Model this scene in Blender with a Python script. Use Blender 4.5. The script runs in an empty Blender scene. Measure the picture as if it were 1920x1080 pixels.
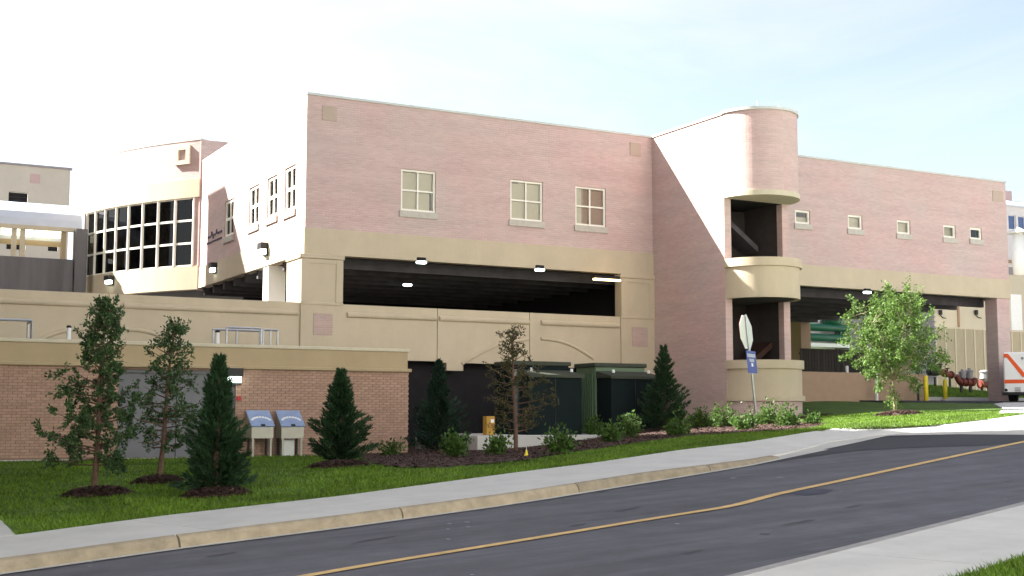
import bpy, bmesh, math, random
import numpy as np
from mathutils import Vector, Matrix
rnd = random.Random(7)
rng = np.random.default_rng(11)
PI = math.pi
SC = bpy.context.scene
COL = SC.collection

# ------------------------------------------------------------------ camera
F = 2388.0                                   # focal length in photograph pixels
YAW, PITCH, ROLL = math.radians(28.635), math.radians(5.714), 0.00086
_f = np.array([math.sin(YAW)*math.cos(PITCH), math.cos(YAW)*math.cos(PITCH), math.sin(PITCH)])
_r0 = np.array([math.cos(YAW), -math.sin(YAW), 0.0]); _u0 = np.cross(_r0, _f)
_r = _r0*math.cos(ROLL)+_u0*math.sin(ROLL); _u = -_r0*math.sin(ROLL)+_u0*math.cos(ROLL)
cam = bpy.data.cameras.new("camera"); camo = bpy.data.objects.new("camera", cam); COL.objects.link(camo)
cam.sensor_width = 36.0; cam.lens = F/1920*36.0; cam.clip_end = 3000; cam.clip_start = 0.1
camo.matrix_world = Matrix(((_r[0], _u[0], -_f[0], 0), (_r[1], _u[1], -_f[1], 0), (_r[2], _u[2], -_f[2], 0), (0, 0, 0, 1)))
SC.camera = camo

# ------------------------------------------------------------------ light
SUN = Vector((-1.1, 1.0, 1.2)).normalized()          # towards the sun: behind the building, on the left
w = bpy.data.worlds.new("World"); SC.world = w; w.use_nodes = True
nt = w.node_tree; bg = nt.nodes["Background"]
sky = nt.nodes.new("ShaderNodeTexSky"); sky.sky_type = 'NISHITA'; sky.sun_disc = False
sky.sun_elevation = math.asin(SUN.z); sky.sun_rotation = math.atan2(SUN.x, SUN.y)
sky.air_density = 1.0; sky.dust_density = 1.6; sky.ozone_density = 1.0; sky.altitude = 50
hs_ = nt.nodes.new("ShaderNodeHueSaturation"); hs_.inputs["Saturation"].default_value = .55; nt.links.new(sky.outputs[0], hs_.inputs["Color"])
tcw = nt.nodes.new("ShaderNodeTexCoord"); mpw = nt.nodes.new("ShaderNodeMapping"); mpw.inputs["Scale"].default_value = (1.6, 1.6, 5.0); nzw = nt.nodes.new("ShaderNodeTexNoise")
nzw.inputs["Scale"].default_value = 1.7; nzw.inputs["Detail"].default_value = 7; nzw.inputs["Roughness"].default_value = .6; nzw.inputs["Distortion"].default_value = .4
nt.links.new(tcw.outputs["Generated"], mpw.inputs[0]); nt.links.new(mpw.outputs[0], nzw.inputs["Vector"])
mrw = nt.nodes.new("ShaderNodeMapRange"); mrw.inputs[1].default_value = .38; mrw.inputs[2].default_value = .66; mrw.inputs[3].default_value = .70; mrw.inputs[4].default_value = .36
nt.links.new(nzw.outputs["Fac"], mrw.inputs[0]); nt.links.new(mrw.outputs[0], hs_.inputs["Saturation"])
nt.links.new(hs_.outputs[0], bg.inputs[0]); bg.inputs[1].default_value = 0.05
sun = bpy.data.lights.new("sun", 'SUN'); sun.energy = 5.0; sun.angle = math.radians(0.53); sun.color = (1.0, 0.97, 0.92)
suno = bpy.data.objects.new("sun", sun); COL.objects.link(suno)
suno.rotation_euler = (-SUN).to_track_quat('-Z', 'Y').to_euler(); suno.location = SUN*80
SC.view_settings.view_transform = 'Standard'; SC.view_settings.look = 'None'
SC.view_settings.exposure = 2.5; SC.view_settings.gamma = 1; SC.view_settings.use_curve_mapping = False

# ------------------------------------------------------------------ measuring helpers: sight line through a photograph pixel meets a real plane
def ray(x, y): return _r*(x-960)/F - _u*(y-540)/F + _f
def pY(x, y, Y): d = ray(x, y); return d*Y/d[1]
def pX(x, y, X): d = ray(x, y); return d*X/d[0]
def XatY(x, y, Y): return float(pY(x, y, Y)[0])
def ZatY(x, y, Y): return float(pY(x, y, Y)[2])
RD = np.array([.9606, .2738, .0596]); RD = RD/np.linalg.norm(RD)          # the road's uphill direction
RH = np.array([-RD[1], RD[0], 0.0]); RH /= np.linalg.norm(RH)
RA = np.array([RD[0], RD[1], 0.0]); RA /= np.linalg.norm(RA)
RN = np.cross(RD, RH); RN /= np.linalg.norm(RN)
def PZ(X, Y): return (-1.8-(X*RN[0]+Y*RN[1]))/RN[2]
def onP(x, y, dz=0.0): d = ray(x, y); return d*(-1.8+dz*RN[2])/(d@RN)
def ab(p): return float(p[0]*RA[0]+p[1]*RA[1]), float(p[0]*RH[0]+p[1]*RH[1])
def fromab(a, b): return a*RA[0]+b*RH[0], a*RA[1]+b*RH[1]
D = 35.0                                                                   # plane of the long facade

# ------------------------------------------------------------------ mesh helpers
class MB:
    def __init__(s): s.v = []; s.f = []; s.m = []; s.k = 0
    def add(s, vs, fs):
        o = len(s.v); s.v += [tuple(map(float, p)) for p in vs]; s.f += [tuple(i+o for i in f) for f in fs]; s.m += [s.k]*len(fs); return s
    def box(s, x0, x1, y0, y1, z0, z1):
        return s.add([(x0,y0,z0),(x1,y0,z0),(x1,y1,z0),(x0,y1,z0),(x0,y0,z1),(x1,y0,z1),(x1,y1,z1),(x0,y1,z1)],
                     [(0,3,2,1),(4,5,6,7),(0,1,5,4),(1,2,6,5),(2,3,7,6),(3,0,4,7)])
    def bbox(s, x0, x1, y0, y1, z0, z1, e=.01):            # box with chamfered edges
        bm = bmesh.new(); bmesh.ops.create_cube(bm, size=1)
        for v in bm.verts: v.co = ((x0+x1)/2+v.co.x*(x1-x0), (y0+y1)/2+v.co.y*(y1-y0), (z0+z1)/2+v.co.z*(z1-z0))
        bmesh.ops.bevel(bm, geom=bm.edges[:], offset=e, segments=1, affect='EDGES')
        bm.verts.index_update()
        s.add([v.co[:] for v in bm.verts], [tuple(v.index for v in f.verts) for f in bm.faces]); bm.free(); return s
    def prism(s, poly, z0, z1):                             # poly in xy (counter-clockwise); z0, z1 numbers or per-vertex lists
        n = len(poly)
        zz0 = z0 if hasattr(z0, '__len__') else [z0]*n; zz1 = z1 if hasattr(z1, '__len__') else [z1]*n
        vs = [(p[0], p[1], zz0[i]) for i, p in enumerate(poly)]+[(p[0], p[1], zz1[i]) for i, p in enumerate(poly)]
        return s.add(vs, [tuple(range(n))[::-1], tuple(range(n, 2*n))]+[(i, (i+1) % n, n+(i+1) % n, n+i) for i in range(n)])
    def extr(s, prof, p0, p1, right, up):                   # profile [(a,b)] swept from p0 to p1
        p0, p1, right, up = map(np.array, (p0, p1, right, up)); n = len(prof)
        vs = [p0+right*a+up*b for a, b in prof]+[p1+right*a+up*b for a, b in prof]
        return s.add(vs, [tuple(range(n))[::-1], tuple(range(n, 2*n))]+[(i, (i+1) % n, n+(i+1) % n, n+i) for i in range(n)])
    def tube(s, pts, r, n=8, cap=True):
        pts = [np.array(p, float) for p in pts]; rs = r if hasattr(r, '__len__') else [r]*len(pts)
        o = len(s.v); vs = []; ref = None
        for i, p in enumerate(pts):
            t = pts[min(i+1, len(pts)-1)]-pts[max(i-1, 0)]; t = t/max(np.linalg.norm(t), 1e-9)
            if ref is None:
                ref = np.cross(t, (0, 0, 1) if abs(t[2]) < .9 else (1, 0, 0))
            a = ref-t*(ref@t); a /= np.linalg.norm(a); b = np.cross(t, a); ref = a
            for k in range(n):
                q = 2*PI*k/n; vs.append(p+(a*math.cos(q)+b*math.sin(q))*rs[i])
        fs = []
        for i in range(len(pts)-1):
            for k in range(n): fs.append((i*n+k, i*n+(k+1) % n, (i+1)*n+(k+1) % n, (i+1)*n+k))
        if cap: fs.append(tuple(range(n))[::-1]); fs.append(tuple(range((len(pts)-1)*n, len(pts)*n)))
        return s.add(vs, fs)
    def lathe(s, c, prof, n=16):                            # prof [(r,z)]
        vs = []; fs = []
        for r_, z_ in prof:
            for k in range(n): q = 2*PI*k/n; vs.append((c[0]+r_*math.cos(q), c[1]+r_*math.sin(q), c[2]+z_))
        for i in range(len(prof)-1):
            for k in range(n): fs.append((i*n+k, i*n+(k+1) % n, (i+1)*n+(k+1) % n, (i+1)*n+k))
        fs.append(tuple(range(n))[::-1]); fs.append(tuple(range((len(prof)-1)*n, len(prof)*n)))
        return s.add(vs, fs)
    def wall(s, o, u, W, H, th, holes=()):                  # holed wall; o lower-left front corner, u along, inward = depth normal n
        o = np.array(o, float); u = np.array(u, float); z = np.array((0, 0, 1.)); n = np.cross(z, u)   # n points inwards
        us = sorted({0, W, *[h[0] for h in holes], *[h[1] for h in holes]}); vs_ = sorted({0, H, *[h[2] for h in holes], *[h[3] for h in holes]})
        P = lambda a, b, d: o+u*a+z*b+n*d
        def q(*p): s.add(p, [(0, 1, 2, 3)])
        for i in range(len(us)-1):
            for j in range(len(vs_)-1):
                a0, a1, b0, b1 = us[i], us[i+1], vs_[j], vs_[j+1]; ca, cb = (a0+a1)/2, (b0+b1)/2
                if any(h[0] < ca < h[1] and h[2] < cb < h[3] for h in holes): continue
                q(P(a0,b0,0), P(a1,b0,0), P(a1,b1,0), P(a0,b1,0)); q(P(a1,b0,th), P(a0,b0,th), P(a0,b1,th), P(a1,b1,th))
        for a0, a1, b0, b1 in holes:
            q(P(a0,b0,0), P(a0,b1,0), P(a0,b1,th), P(a0,b0,th)); q(P(a1,b0,0), P(a1,b0,th), P(a1,b1,th), P(a1,b1,0))
            q(P(a0,b0,0), P(a0,b0,th), P(a1,b0,th), P(a1,b0,0)); q(P(a0,b1,0), P(a1,b1,0), P(a1,b1,th), P(a0,b1,th))
        q(P(0,0,0), P(0,H,0), P(0,H,th), P(0,0,th)); q(P(W,0,0), P(W,0,th), P(W,H,th), P(W,H,0))
        q(P(0,H,0), P(W,H,0), P(W,H,th), P(0,H,th)); q(P(0,0,0), P(0,0,th), P(W,0,th), P(W,0,0)); return s
    def arcwall(s, pts, th, z0, z1):                        # vertical wall along a polyline, thickness to the left of travel
        n = len(pts); P = [np.array(p[:2], float) for p in pts]; Q = []
        for i in range(n):
            t = P[min(i+1, n-1)]-P[max(i-1, 0)]; t /= np.linalg.norm(t); Q.append(P[i]+np.array((-t[1], t[0]))*th)
        vs = [(p[0], p[1], z) for z in (z0, z1) for p in P]+[(p[0], p[1], z) for z in (z0, z1) for p in Q]; fs = []
        for i in range(n-1):
            fs += [(i, i+1, n+i+1, n+i), (2*n+i+1, 2*n+i, 3*n+i, 3*n+i+1), (n+i, n+i+1, 3*n+i+1, 3*n+i), (i+1, i, 2*n+i, 2*n+i+1)]
        fs += [(0, n, 3*n, 2*n), (n-1, 3*n-1, 4*n-1, 2*n-1)]
        return s.add(vs, fs)
    def mesh(s, name, mats, off=(0, 0, 0), smooth=False):
        me = bpy.data.meshes.new(name); ox, oy, oz = off
        me.from_pydata([(x-ox, y-oy, z-oz) for x, y, z in s.v], [], s.f)
        for m in (mats if isinstance(mats, (list, tuple)) else [mats]): me.materials.append(m)
        if any(s.m): me.polygons.foreach_set("material_index", s.m)
        if smooth: me.polygons.foreach_set("use_smooth", [True]*len(me.polygons))
        me.update(); return me
    def build(s, name, mats, parent=None, smooth=False, **kw):
        off = wpos(parent) if parent is not None else (0, 0, 0)
        o = bpy.data.objects.new(name, s.mesh(name, mats, off, smooth)); COL.objects.link(o)
        if parent is not None: o.parent = parent
        for k, v in kw.items(): o[k] = v
        return o
def wpos(o):
    p = Vector((0, 0, 0))
    while o is not None: p += o.location; o = o.parent
    return p
def thing(name, label, cat, loc=(0, 0, 0), group=None):
    o = bpy.data.objects.new(name, None); COL.objects.link(o); o.location = [float(c) for c in loc]; o.empty_display_size = .3
    o["label"] = label; o["category"] = cat
    if group: o["group"] = group
    return o
def tag(o, label, cat, group=None):
    o["label"] = label; o["category"] = cat
    if group: o["group"] = group
    return o
def copy_tree(o, parent=None, label=None):
    c = o.copy(); COL.objects.link(c)
    if parent is not None: c.parent = parent
    if label: c["label"] = label
    for ch in list(o.children): copy_tree(ch, c)
    return c
def place(me, name, parent, loc):
    o = bpy.data.objects.new(name, me); COL.objects.link(o); o.parent = parent; o.location = Vector(loc)-wpos(parent); return o

# ------------------------------------------------------------------ materials
def mat(name, col, rough=.8, var=.12, scale=6.0, bump=.0, bscale=60.0, metal=0.0, spec=.35, col2=None, streak=False):
    m = bpy.data.materials.new(name); m.use_nodes = True; t = m.node_tree; N = t.nodes; L = t.links
    b = N["Principled BSDF"]; b.inputs["Roughness"].default_value = rough; b.inputs["Metallic"].default_value = metal
    b.inputs["Specular IOR Level"].default_value = spec
    tc = N.new("ShaderNodeTexCoord"); n1 = N.new("ShaderNodeTexNoise"); n1.inputs["Scale"].default_value = scale; n1.inputs["Detail"].default_value = 6; n1.inputs["Roughness"].default_value = .65
    src = tc.outputs["Object"]
    if streak:
        mp = N.new("ShaderNodeMapping"); mp.inputs["Scale"].default_value = (1, 1, .12); L.new(src, mp.inputs[0]); L.new(mp.outputs[0], n1.inputs["Vector"])
    else: L.new(src, n1.inputs["Vector"])
    r = N.new("ShaderNodeValToRGB"); c2 = col2 or tuple(min(1, c*(1+var)) for c in col); c1 = tuple(c*(1-var) for c in col)
    r.color_ramp.elements[0].position = .3; r.color_ramp.elements[1].position = .7
    r.color_ramp.elements[0].color = (*c1, 1); r.color_ramp.elements[1].color = (*c2, 1)
    L.new(n1.outputs["Fac"], r.inputs[0]); L.new(r.outputs[0], b.inputs["Base Color"])
    if bump:
        n2 = N.new("ShaderNodeTexNoise"); n2.inputs["Scale"].default_value = bscale; n2.inputs["Detail"].default_value = 4; L.new(src, n2.inputs["Vector"])
        bp = N.new("ShaderNodeBump"); bp.inputs["Strength"].default_value = bump; bp.inputs["Distance"].default_value = .02
        L.new(n2.outputs["Fac"], bp.inputs["Height"]); L.new(bp.outputs[0], b.inputs["Normal"])
    return m
def brickmat(name, c1, c2, mortar, bw=.21, bh=.068, mo=.010, uk=(1, 1), arc=None):
    m = bpy.data.materials.new(name); m.use_nodes = True; t = m.node_tree; N = t.nodes; L = t.links
    b = N["Principled BSDF"]; b.inputs["Roughness"].default_value = .9; b.inputs["Specular IOR Level"].default_value = .2
    tc = N.new("ShaderNodeTexCoord"); sx = N.new("ShaderNodeSeparateXYZ"); L.new(tc.outputs["Object"], sx.inputs[0])
    if arc:                                                 # wraps round a vertical axis
        vs_ = N.new("ShaderNodeVectorMath"); vs_.operation = 'SUBTRACT'; L.new(tc.outputs["Object"], vs_.inputs[0]); vs_.inputs[1].default_value = (arc[0], arc[1], 0)
        s2 = N.new("ShaderNodeSeparateXYZ"); L.new(vs_.outputs[0], s2.inputs[0]); at = N.new("ShaderNodeMath"); at.operation = 'ARCTAN2'; L.new(s2.outputs[0], at.inputs[0]); L.new(s2.outputs[1], at.inputs[1])
        ad = N.new("ShaderNodeMath"); ad.operation = 'MULTIPLY'; L.new(at.outputs[0], ad.inputs[0]); ad.inputs[1].default_value = arc[2]
    else:
        m1 = N.new("ShaderNodeMath"); m1.operation = 'MULTIPLY'; L.new(sx.outputs[0], m1.inputs[0]); m1.inputs[1].default_value = uk[0]
        ad = N.new("ShaderNodeMath"); ad.operation = 'MULTIPLY_ADD'; L.new(sx.outputs[1], ad.inputs[0]); ad.inputs[1].default_value = uk[1]; L.new(m1.outputs[0], ad.inputs[2])
    cx = N.new("ShaderNodeCombineXYZ"); L.new(ad.outputs[0], cx.inputs[0]); L.new(sx.outputs[2], cx.inputs[1])
    br = N.new("ShaderNodeTexBrick"); L.new(cx.outputs[0], br.inputs["Vector"]); br.inputs["Scale"].default_value = 1
    br.inputs["Brick Width"].default_value = bw; br.inputs["Row Height"].default_value = bh; br.inputs["Mortar Size"].default_value = mo; br.inputs["Bias"].default_value = -.1
    br.inputs["Color1"].default_value = (*c1, 1); br.inputs["Color2"].default_value = (*c2, 1); br.inputs["Mortar"].default_value = (*mortar, 1)
    mp = N.new("ShaderNodeMapping"); mp.inputs["Scale"].default_value = (.30, 1.9, 1); L.new(cx.outputs[0], mp.inputs[0])
    ns = N.new("ShaderNodeTexNoise"); ns.inputs["Scale"].default_value = 1.3; ns.inputs["Detail"].default_value = 7; ns.inputs["Roughness"].default_value = .7; L.new(mp.outputs[0], ns.inputs["Vector"])
    mr = N.new("ShaderNodeMapRange"); mr.inputs[1].default_value = .3; mr.inputs[2].default_value = .7; mr.inputs[3].default_value = .91; mr.inputs[4].default_value = 1.09; L.new(ns.outputs["Fac"], mr.inputs[0])
    n4 = N.new("ShaderNodeTexNoise"); n4.inputs["Scale"].default_value = .55; n4.inputs["Detail"].default_value = 5; L.new(cx.outputs[0], n4.inputs["Vector"])
    r4 = N.new("ShaderNodeValToRGB"); r4.color_ramp.elements[0].position = .35; r4.color_ramp.elements[1].position = .68; r4.color_ramp.elements[0].color = (1.03, .96, .955, 1); r4.color_ramp.elements[1].color = (.97, 1.02, 1.0, 1); L.new(n4.outputs["Fac"], r4.inputs[0])
    m4 = N.new("ShaderNodeVectorMath"); m4.operation = 'MULTIPLY'; L.new(br.outputs["Color"], m4.inputs[0]); L.new(r4.outputs[0], m4.inputs[1])
    mx = N.new("ShaderNodeVectorMath"); mx.operation = 'SCALE'; L.new(m4.outputs[0], mx.inputs[0]); L.new(mr.outputs[0], mx.inputs["Scale"])
    L.new(mx.outputs[0], b.inputs["Base Color"])
    bp = N.new("ShaderNodeBump"); bp.inputs["Strength"].default_value = .5; bp.inputs["Distance"].default_value = .008; bp.invert = True
    L.new(br.outputs["Fac"], bp.inputs["Height"]); L.new(bp.outputs[0], b.inputs["Normal"])
    return m
def objrand(m, lo=.75, hi=1.15):                            # every piece its own shade
    t = m.node_tree; N = t.nodes; L = t.links; b = N["Principled BSDF"]
    oi = N.new("ShaderNodeObjectInfo"); mr = N.new("ShaderNodeMapRange"); mr.inputs[3].default_value = lo; mr.inputs[4].default_value = hi
    L.new(oi.outputs["Random"], mr.inputs[0]); old = b.inputs["Base Color"].links[0].from_socket
    mx = N.new("ShaderNodeVectorMath"); mx.operation = 'SCALE'; L.new(old, mx.inputs[0]); L.new(mr.outputs[0], mx.inputs["Scale"]); L.new(mx.outputs[0], b.inputs["Base Color"]); return m
def islrand(m, lo=.7, hi=1.2):
    t = m.node_tree; N = t.nodes; L = t.links; b = N["Principled BSDF"]
    g = N.new("ShaderNodeNewGeometry"); mr = N.new("ShaderNodeMapRange"); mr.inputs[3].default_value = lo; mr.inputs[4].default_value = hi
    L.new(g.outputs["Random Per Island"], mr.inputs[0]); old = b.inputs["Base Color"].links[0].from_socket
    mx = N.new("ShaderNodeVectorMath"); mx.operation = 'SCALE'; L.new(old, mx.inputs[0]); L.new(mr.outputs[0], mx.inputs["Scale"]); L.new(mx.outputs[0], b.inputs["Base Color"]); return m
def leafmat(name, col, trans=.35, var=.25, scale=2.5):
    m = islrand(mat(name, col, rough=.55, var=var, scale=scale, spec=.3), .55, 1.35)
    t = m.node_tree; N = t.nodes; L = t.links; b = N["Principled BSDF"]; out = N["Material Output"]
    tr = N.new("ShaderNodeBsdfTranslucent"); mx = N.new("ShaderNodeMixShader"); mx.inputs[0].default_value = trans
    src = b.inputs["Base Color"].links[0].from_socket; L.new(src, tr.inputs["Color"])
    L.new(b.outputs[0], mx.inputs[1]); L.new(tr.outputs[0], mx.inputs[2]); L.new(mx.outputs[0], out.inputs[0]); return m
def emis(name, col, s):
    m = bpy.data.materials.new(name); m.use_nodes = True; b = m.node_tree.nodes["Principled BSDF"]
    b.inputs["Base Color"].default_value = (*col, 1); b.inputs["Emission Color"].default_value = (*col, 1); b.inputs["Emission Strength"].default_value = s; return m
def glassmat(name, tint=.5, refl=1.0):
    m = bpy.data.materials.new(name); m.use_nodes = True; t = m.node_tree; N = t.nodes; L = t.links; N.remove(N["Principled BSDF"])
    tr = N.new("ShaderNodeBsdfTransparent"); tr.inputs[0].default_value = (tint*.96, tint*.98, tint, 1)
    gl = N.new("ShaderNodeBsdfGlossy"); gl.inputs["Roughness"].default_value = .02; gl.inputs[0].default_value = (refl, refl, refl, 1)
    fr = N.new("ShaderNodeFresnel"); fr.inputs[0].default_value = 1.5; mx = N.new("ShaderNodeMixShader")
    L.new(fr.outputs[0], mx.inputs[0]); L.new(tr.outputs[0], mx.inputs[1]); L.new(gl.outputs[0], mx.inputs[2]); L.new(mx.outputs[0], N["Material Output"].inputs[0]); return m

M = {}
M['brick'] = brickmat('pink_brick', (.535, .39, .365), (.60, .45, .425), (.55, .42, .39))
M['brick_bow'] = brickmat('bow_brick', (.535, .39, .365), (.60, .45, .425), (.55, .42, .39), uk=(-.55, .83))
M['brick_drum'] = brickmat('drum_brick', (.535, .39, .365), (.60, .45, .425), (.55, .42, .39), arc=(25.8-24, 31.15-35, 1.3))
def stuccomat(name, col):
    m = mat(name, col, .92, .05, 1.2, .15, 220); t = m.node_tree; N = t.nodes; L = t.links; b = N["Principled BSDF"]
    tc = N.new("ShaderNodeTexCoord"); mp = N.new("ShaderNodeMapping"); mp.inputs["Scale"].default_value = (.8, .8, .22); L.new(tc.outputs["Object"], mp.inputs[0])
    ns = N.new("ShaderNodeTexNoise"); ns.inputs["Scale"].default_value = 1.5; ns.inputs["Detail"].default_value = 8; ns.inputs["Roughness"].default_value = .7; L.new(mp.outputs[0], ns.inputs["Vector"])
    mr = N.new("ShaderNodeMapRange"); mr.inputs[1].default_value = .34; mr.inputs[2].default_value = .6; mr.inputs[3].default_value = .945; mr.inputs[4].default_value = 1.02; L.new(ns.outputs["Fac"], mr.inputs[0])
    old = b.inputs["Base Color"].links[0].from_socket; mx = N.new("ShaderNodeVectorMath"); mx.operation = 'SCALE'; L.new(old, mx.inputs[0]); L.new(mr.outputs[0], mx.inputs["Scale"]); L.new(mx.outputs[0], b.inputs["Base Color"]); return m
M['stucco'] = stuccomat('tan_stucco', (.545, .455, .325))
M['stucco_low'] = stuccomat('ochre_stucco', (.42, .325, .195))
M['tile'] = brickmat('pink_tile_brick', (.47, .34, .30), (.52, .38, .34), (.49, .37, .32))
M['brick_piece'] = objrand(mat('orange_brick', (.41, .262, .19), .9, .14, 14, .3, 120), .86, 1.08)
M['brick_mass'] = islrand(mat('orange_brick_mass', (.41, .262, .19), .9, .14, 14, .3, 120), .86, 1.08)
M['mortar'] = mat('mortar', (.25, .165, .125), .95, .1, 20, .2, 90)
M['ledge'] = mat('cast_stone', (.56, .50, .37), .85, .07, 4, .1, 150)
M['coping'] = mat('metal_coping', (.55, .56, .52), .45, .06, 3)
M['white'] = mat('white_painted_frame', (.84, .80, .70), .5, .04, 5)
M['blind'] = mat('cream_blind', (.60, .53, .36), .9, .05, 2)
M['blind2'] = mat('tan_blind', (.36, .25, .16), .9, .05, 2)
M['sill'] = mat('concrete_sill', (.50, .46, .40), .9, .1, 8)
M['glass'] = glassmat('window_glass', .85)
M['tint'] = glassmat('tinted_glass', .07, .4)
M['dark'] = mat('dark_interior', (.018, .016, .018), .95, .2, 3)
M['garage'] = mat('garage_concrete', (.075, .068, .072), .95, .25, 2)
M['conc'] = mat('pale_concrete', (.52, .50, .465), .9, .09, 1.6, .15, 140)
M['conc_apron'] = mat('apron_concrete', (.46, .44, .40), .9, .1, 1.2, .15, 140)
M['kerb'] = objrand(mat('kerb_concrete', (.29, .24, .165), .95, .25, 5, .3, 80), .9, 1.1)
M['oldconc'] = mat('weathered_concrete', (.15, .145, .15), .95, .28, 1.1, .2, 60, streak=True)
def asphaltmat(name, col):
    m = mat(name, col, .9, .16, 2.2, .35, 160); t = m.node_tree; N = t.nodes; L = t.links; b = N["Principled BSDF"]
    tc = N.new("ShaderNodeTexCoord"); mp = N.new("ShaderNodeMapping"); mp.inputs["Rotation"].default_value = (0, 0, -math.radians(15.9)); mp.inputs["Scale"].default_value = (.10, 1.1, 1); mp.vector_type = 'POINT'
    L.new(tc.outputs["Object"], mp.inputs[0]); ns = N.new("ShaderNodeTexNoise"); ns.inputs["Scale"].default_value = 1.6; ns.inputs["Detail"].default_value = 8; ns.inputs["Roughness"].default_value = .72; L.new(mp.outputs[0], ns.inputs["Vector"])
    mr = N.new("ShaderNodeMapRange"); mr.inputs[1].default_value = .32; mr.inputs[2].default_value = .68; mr.inputs[3].default_value = .72; mr.inputs[4].default_value = 1.25; L.new(ns.outputs["Fac"], mr.inputs[0])
    old = b.inputs["Base Color"].links[0].from_socket; mx = N.new("ShaderNodeVectorMath"); mx.operation = 'SCALE'; L.new(old, mx.inputs[0]); L.new(mr.outputs[0], mx.inputs["Scale"])
    vo = N.new("ShaderNodeTexVoronoi"); vo.inputs["Scale"].default_value = 2.1; L.new(tc.outputs["Object"], vo.inputs["Vector"])
    lt = N.new("ShaderNodeMath"); lt.operation = 'LESS_THAN'; lt.inputs[1].default_value = .045; L.new(vo.outputs["Distance"], lt.inputs[0])
    n3 = N.new("ShaderNodeTexNoise"); n3.inputs["Scale"].default_value = .5; L.new(tc.outputs["Object"], n3.inputs["Vector"]); g3 = N.new("ShaderNodeMath"); g3.operation = 'GREATER_THAN'; g3.inputs[1].default_value = .56; L.new(n3.outputs["Fac"], g3.inputs[0])
    ml = N.new("ShaderNodeMath"); ml.operation = 'MULTIPLY'; L.new(lt.outputs[0], ml.inputs[0]); L.new(g3.outputs[0], ml.inputs[1])
    mm = N.new("ShaderNodeMix"); mm.data_type = 'RGBA'; L.new(ml.outputs[0], mm.inputs[0]); L.new(mx.outputs[0], mm.inputs[6]); mm.inputs[7].default_value = (.2, .2, .2, 1); L.new(mm.outputs[2], b.inputs["Base Color"]); return m
M['asphalt'] = asphaltmat('asphalt', (.098, .094, .106))
M['asphalt2'] = mat('fresh_asphalt', (.036, .036, .042), .85, .15, .9, .3, 160)
M['yellow'] = mat('road_yellow', (.56, .37, .15), .85, .22, 9)
M['grass'] = mat('lawn_turf', (.066, .120, .014), .95, .38, 2.2, .8, 60)
M['blade'] = leafmat('grass_blade', (.112, .195, .017), .3, .42, .7)
M['soil'] = mat('soil', (.30, .27, .22), 1, .2, 3)
M['mulch'] = mat('mulch', (.062, .034, .026), 1, .4, 14, 1.0, 40)
M['chip'] = islrand(mat('mulch_chip', (.070, .038, .029), 1, .3, 9), .5, 1.5)
M['bark'] = mat('bark', (.12, .07, .05), .95, .3, 12, .5, 40)
M['bark2'] = mat('pale_bark', (.26, .2, .14), .95, .25, 14, .5, 40)
M['conifer'] = leafmat('conifer_needles', (.022, .054, .020), .15)
M['conifer2'] = leafmat('blue_green_needles', (.014, .036, .020), .12)
M['cypress'] = leafmat('feathery_foliage', (.054, .100, .034), .3)
M['brownleaf'] = leafmat('bronze_foliage', (.072, .066, .024), .3)
M['zelkova'] = leafmat('light_green_leaves', (.115, .195, .042), .45)
M['shrub'] = leafmat('shrub_leaves', (.065, .13, .022), .4)
M['steel'] = mat('galvanized_steel', (.45, .46, .48), .4, .1, 8, metal=.8)
M['stain'] = mat('stainless_panel', (.42, .40, .33), .45, .1, 5, metal=.35)
M['black'] = mat('black_metal', (.015, .015, .016), .5, .1, 5)
M['greymetal'] = mat('grey_door_paint', (.155, .155, .165), .6, .08, 3)
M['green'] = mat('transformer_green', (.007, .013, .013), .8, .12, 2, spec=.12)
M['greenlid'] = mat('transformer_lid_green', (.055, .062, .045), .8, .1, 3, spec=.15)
M['greenlit'] = mat('transformer_sunlit_green', (.10, .155, .088), .5, .1, 3)  # paler copy of the transformer green, sunlight put into the colour
M['pipegreen'] = mat('pipe_green', (.012, .10, .055), .4, .1, 2)
M['ochre'] = mat('ochre_box_paint', (.42, .23, .035), .6, .1, 5)
M['yel'] = mat('bollard_yellow', (.70, .55, .03), .5, .08, 5)
M['blue'] = mat('sign_blue', (.035, .06, .30), .4, .05, 4)
M['padblue'] = mat('console_blue', (.27, .34, .52), .35, .12, 6)
M['red'] = mat('sign_red', (.45, .02, .02), .4, .05, 4)
M['orange'] = mat('ambulance_orange', (.75, .10, .02), .4, .05, 4)
M['rust'] = mat('valve_red', (.13, .025, .015), .55, .25, 8)
M['wht'] = mat('white_paint', (.80, .80, .78), .4, .03, 4)
M['alum'] = mat('sign_aluminium', (.66, .67, .62), .5, .05, 6)
M['beige'] = mat('beige_stucco', (.44, .39, .29), .9, .06, 1, .1, 150)
M['beigem'] = mat('beige_sheet_metal', (.42, .36, .25), .6, .06, 1)
M['brownwall'] = mat('brown_stucco', (.33, .225, .15), .95, .08, 3, .3, 90)
M['slat'] = objrand(mat('dark_slat', (.030, .024, .020), .8, .2, 6), .7, 1.3)
M['greyl'] = mat('grey_louvre', (.24, .225, .24), .6, .1, 2)
M['far'] = mat('far_white_wall', (.60, .58, .60), .9, .05, 1)
M['farbeige'] = mat('far_beige_wall', (.52, .47, .36), .9, .05, .5)
M['pinkpatch'] = mat('pink_panel', (.44, .32, .31), .9, .05, 2)
M['roofw'] = mat('white_roof_sheet', (.56, .61, .69), .35, .05, 2)
M['lamp'] = emis('lamp_glow', (.85, 1.0, .92), 1.6)
M['lampw'] = emis('lamp_glow_warm', (1.0, .72, .35), 1.4)
M['lampy'] = emis('strip_glow', (1.0, .95, .70), .5)
M['tyre'] = mat('tyre_rubber', (.02, .02, .02), .8, .1, 5)
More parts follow.
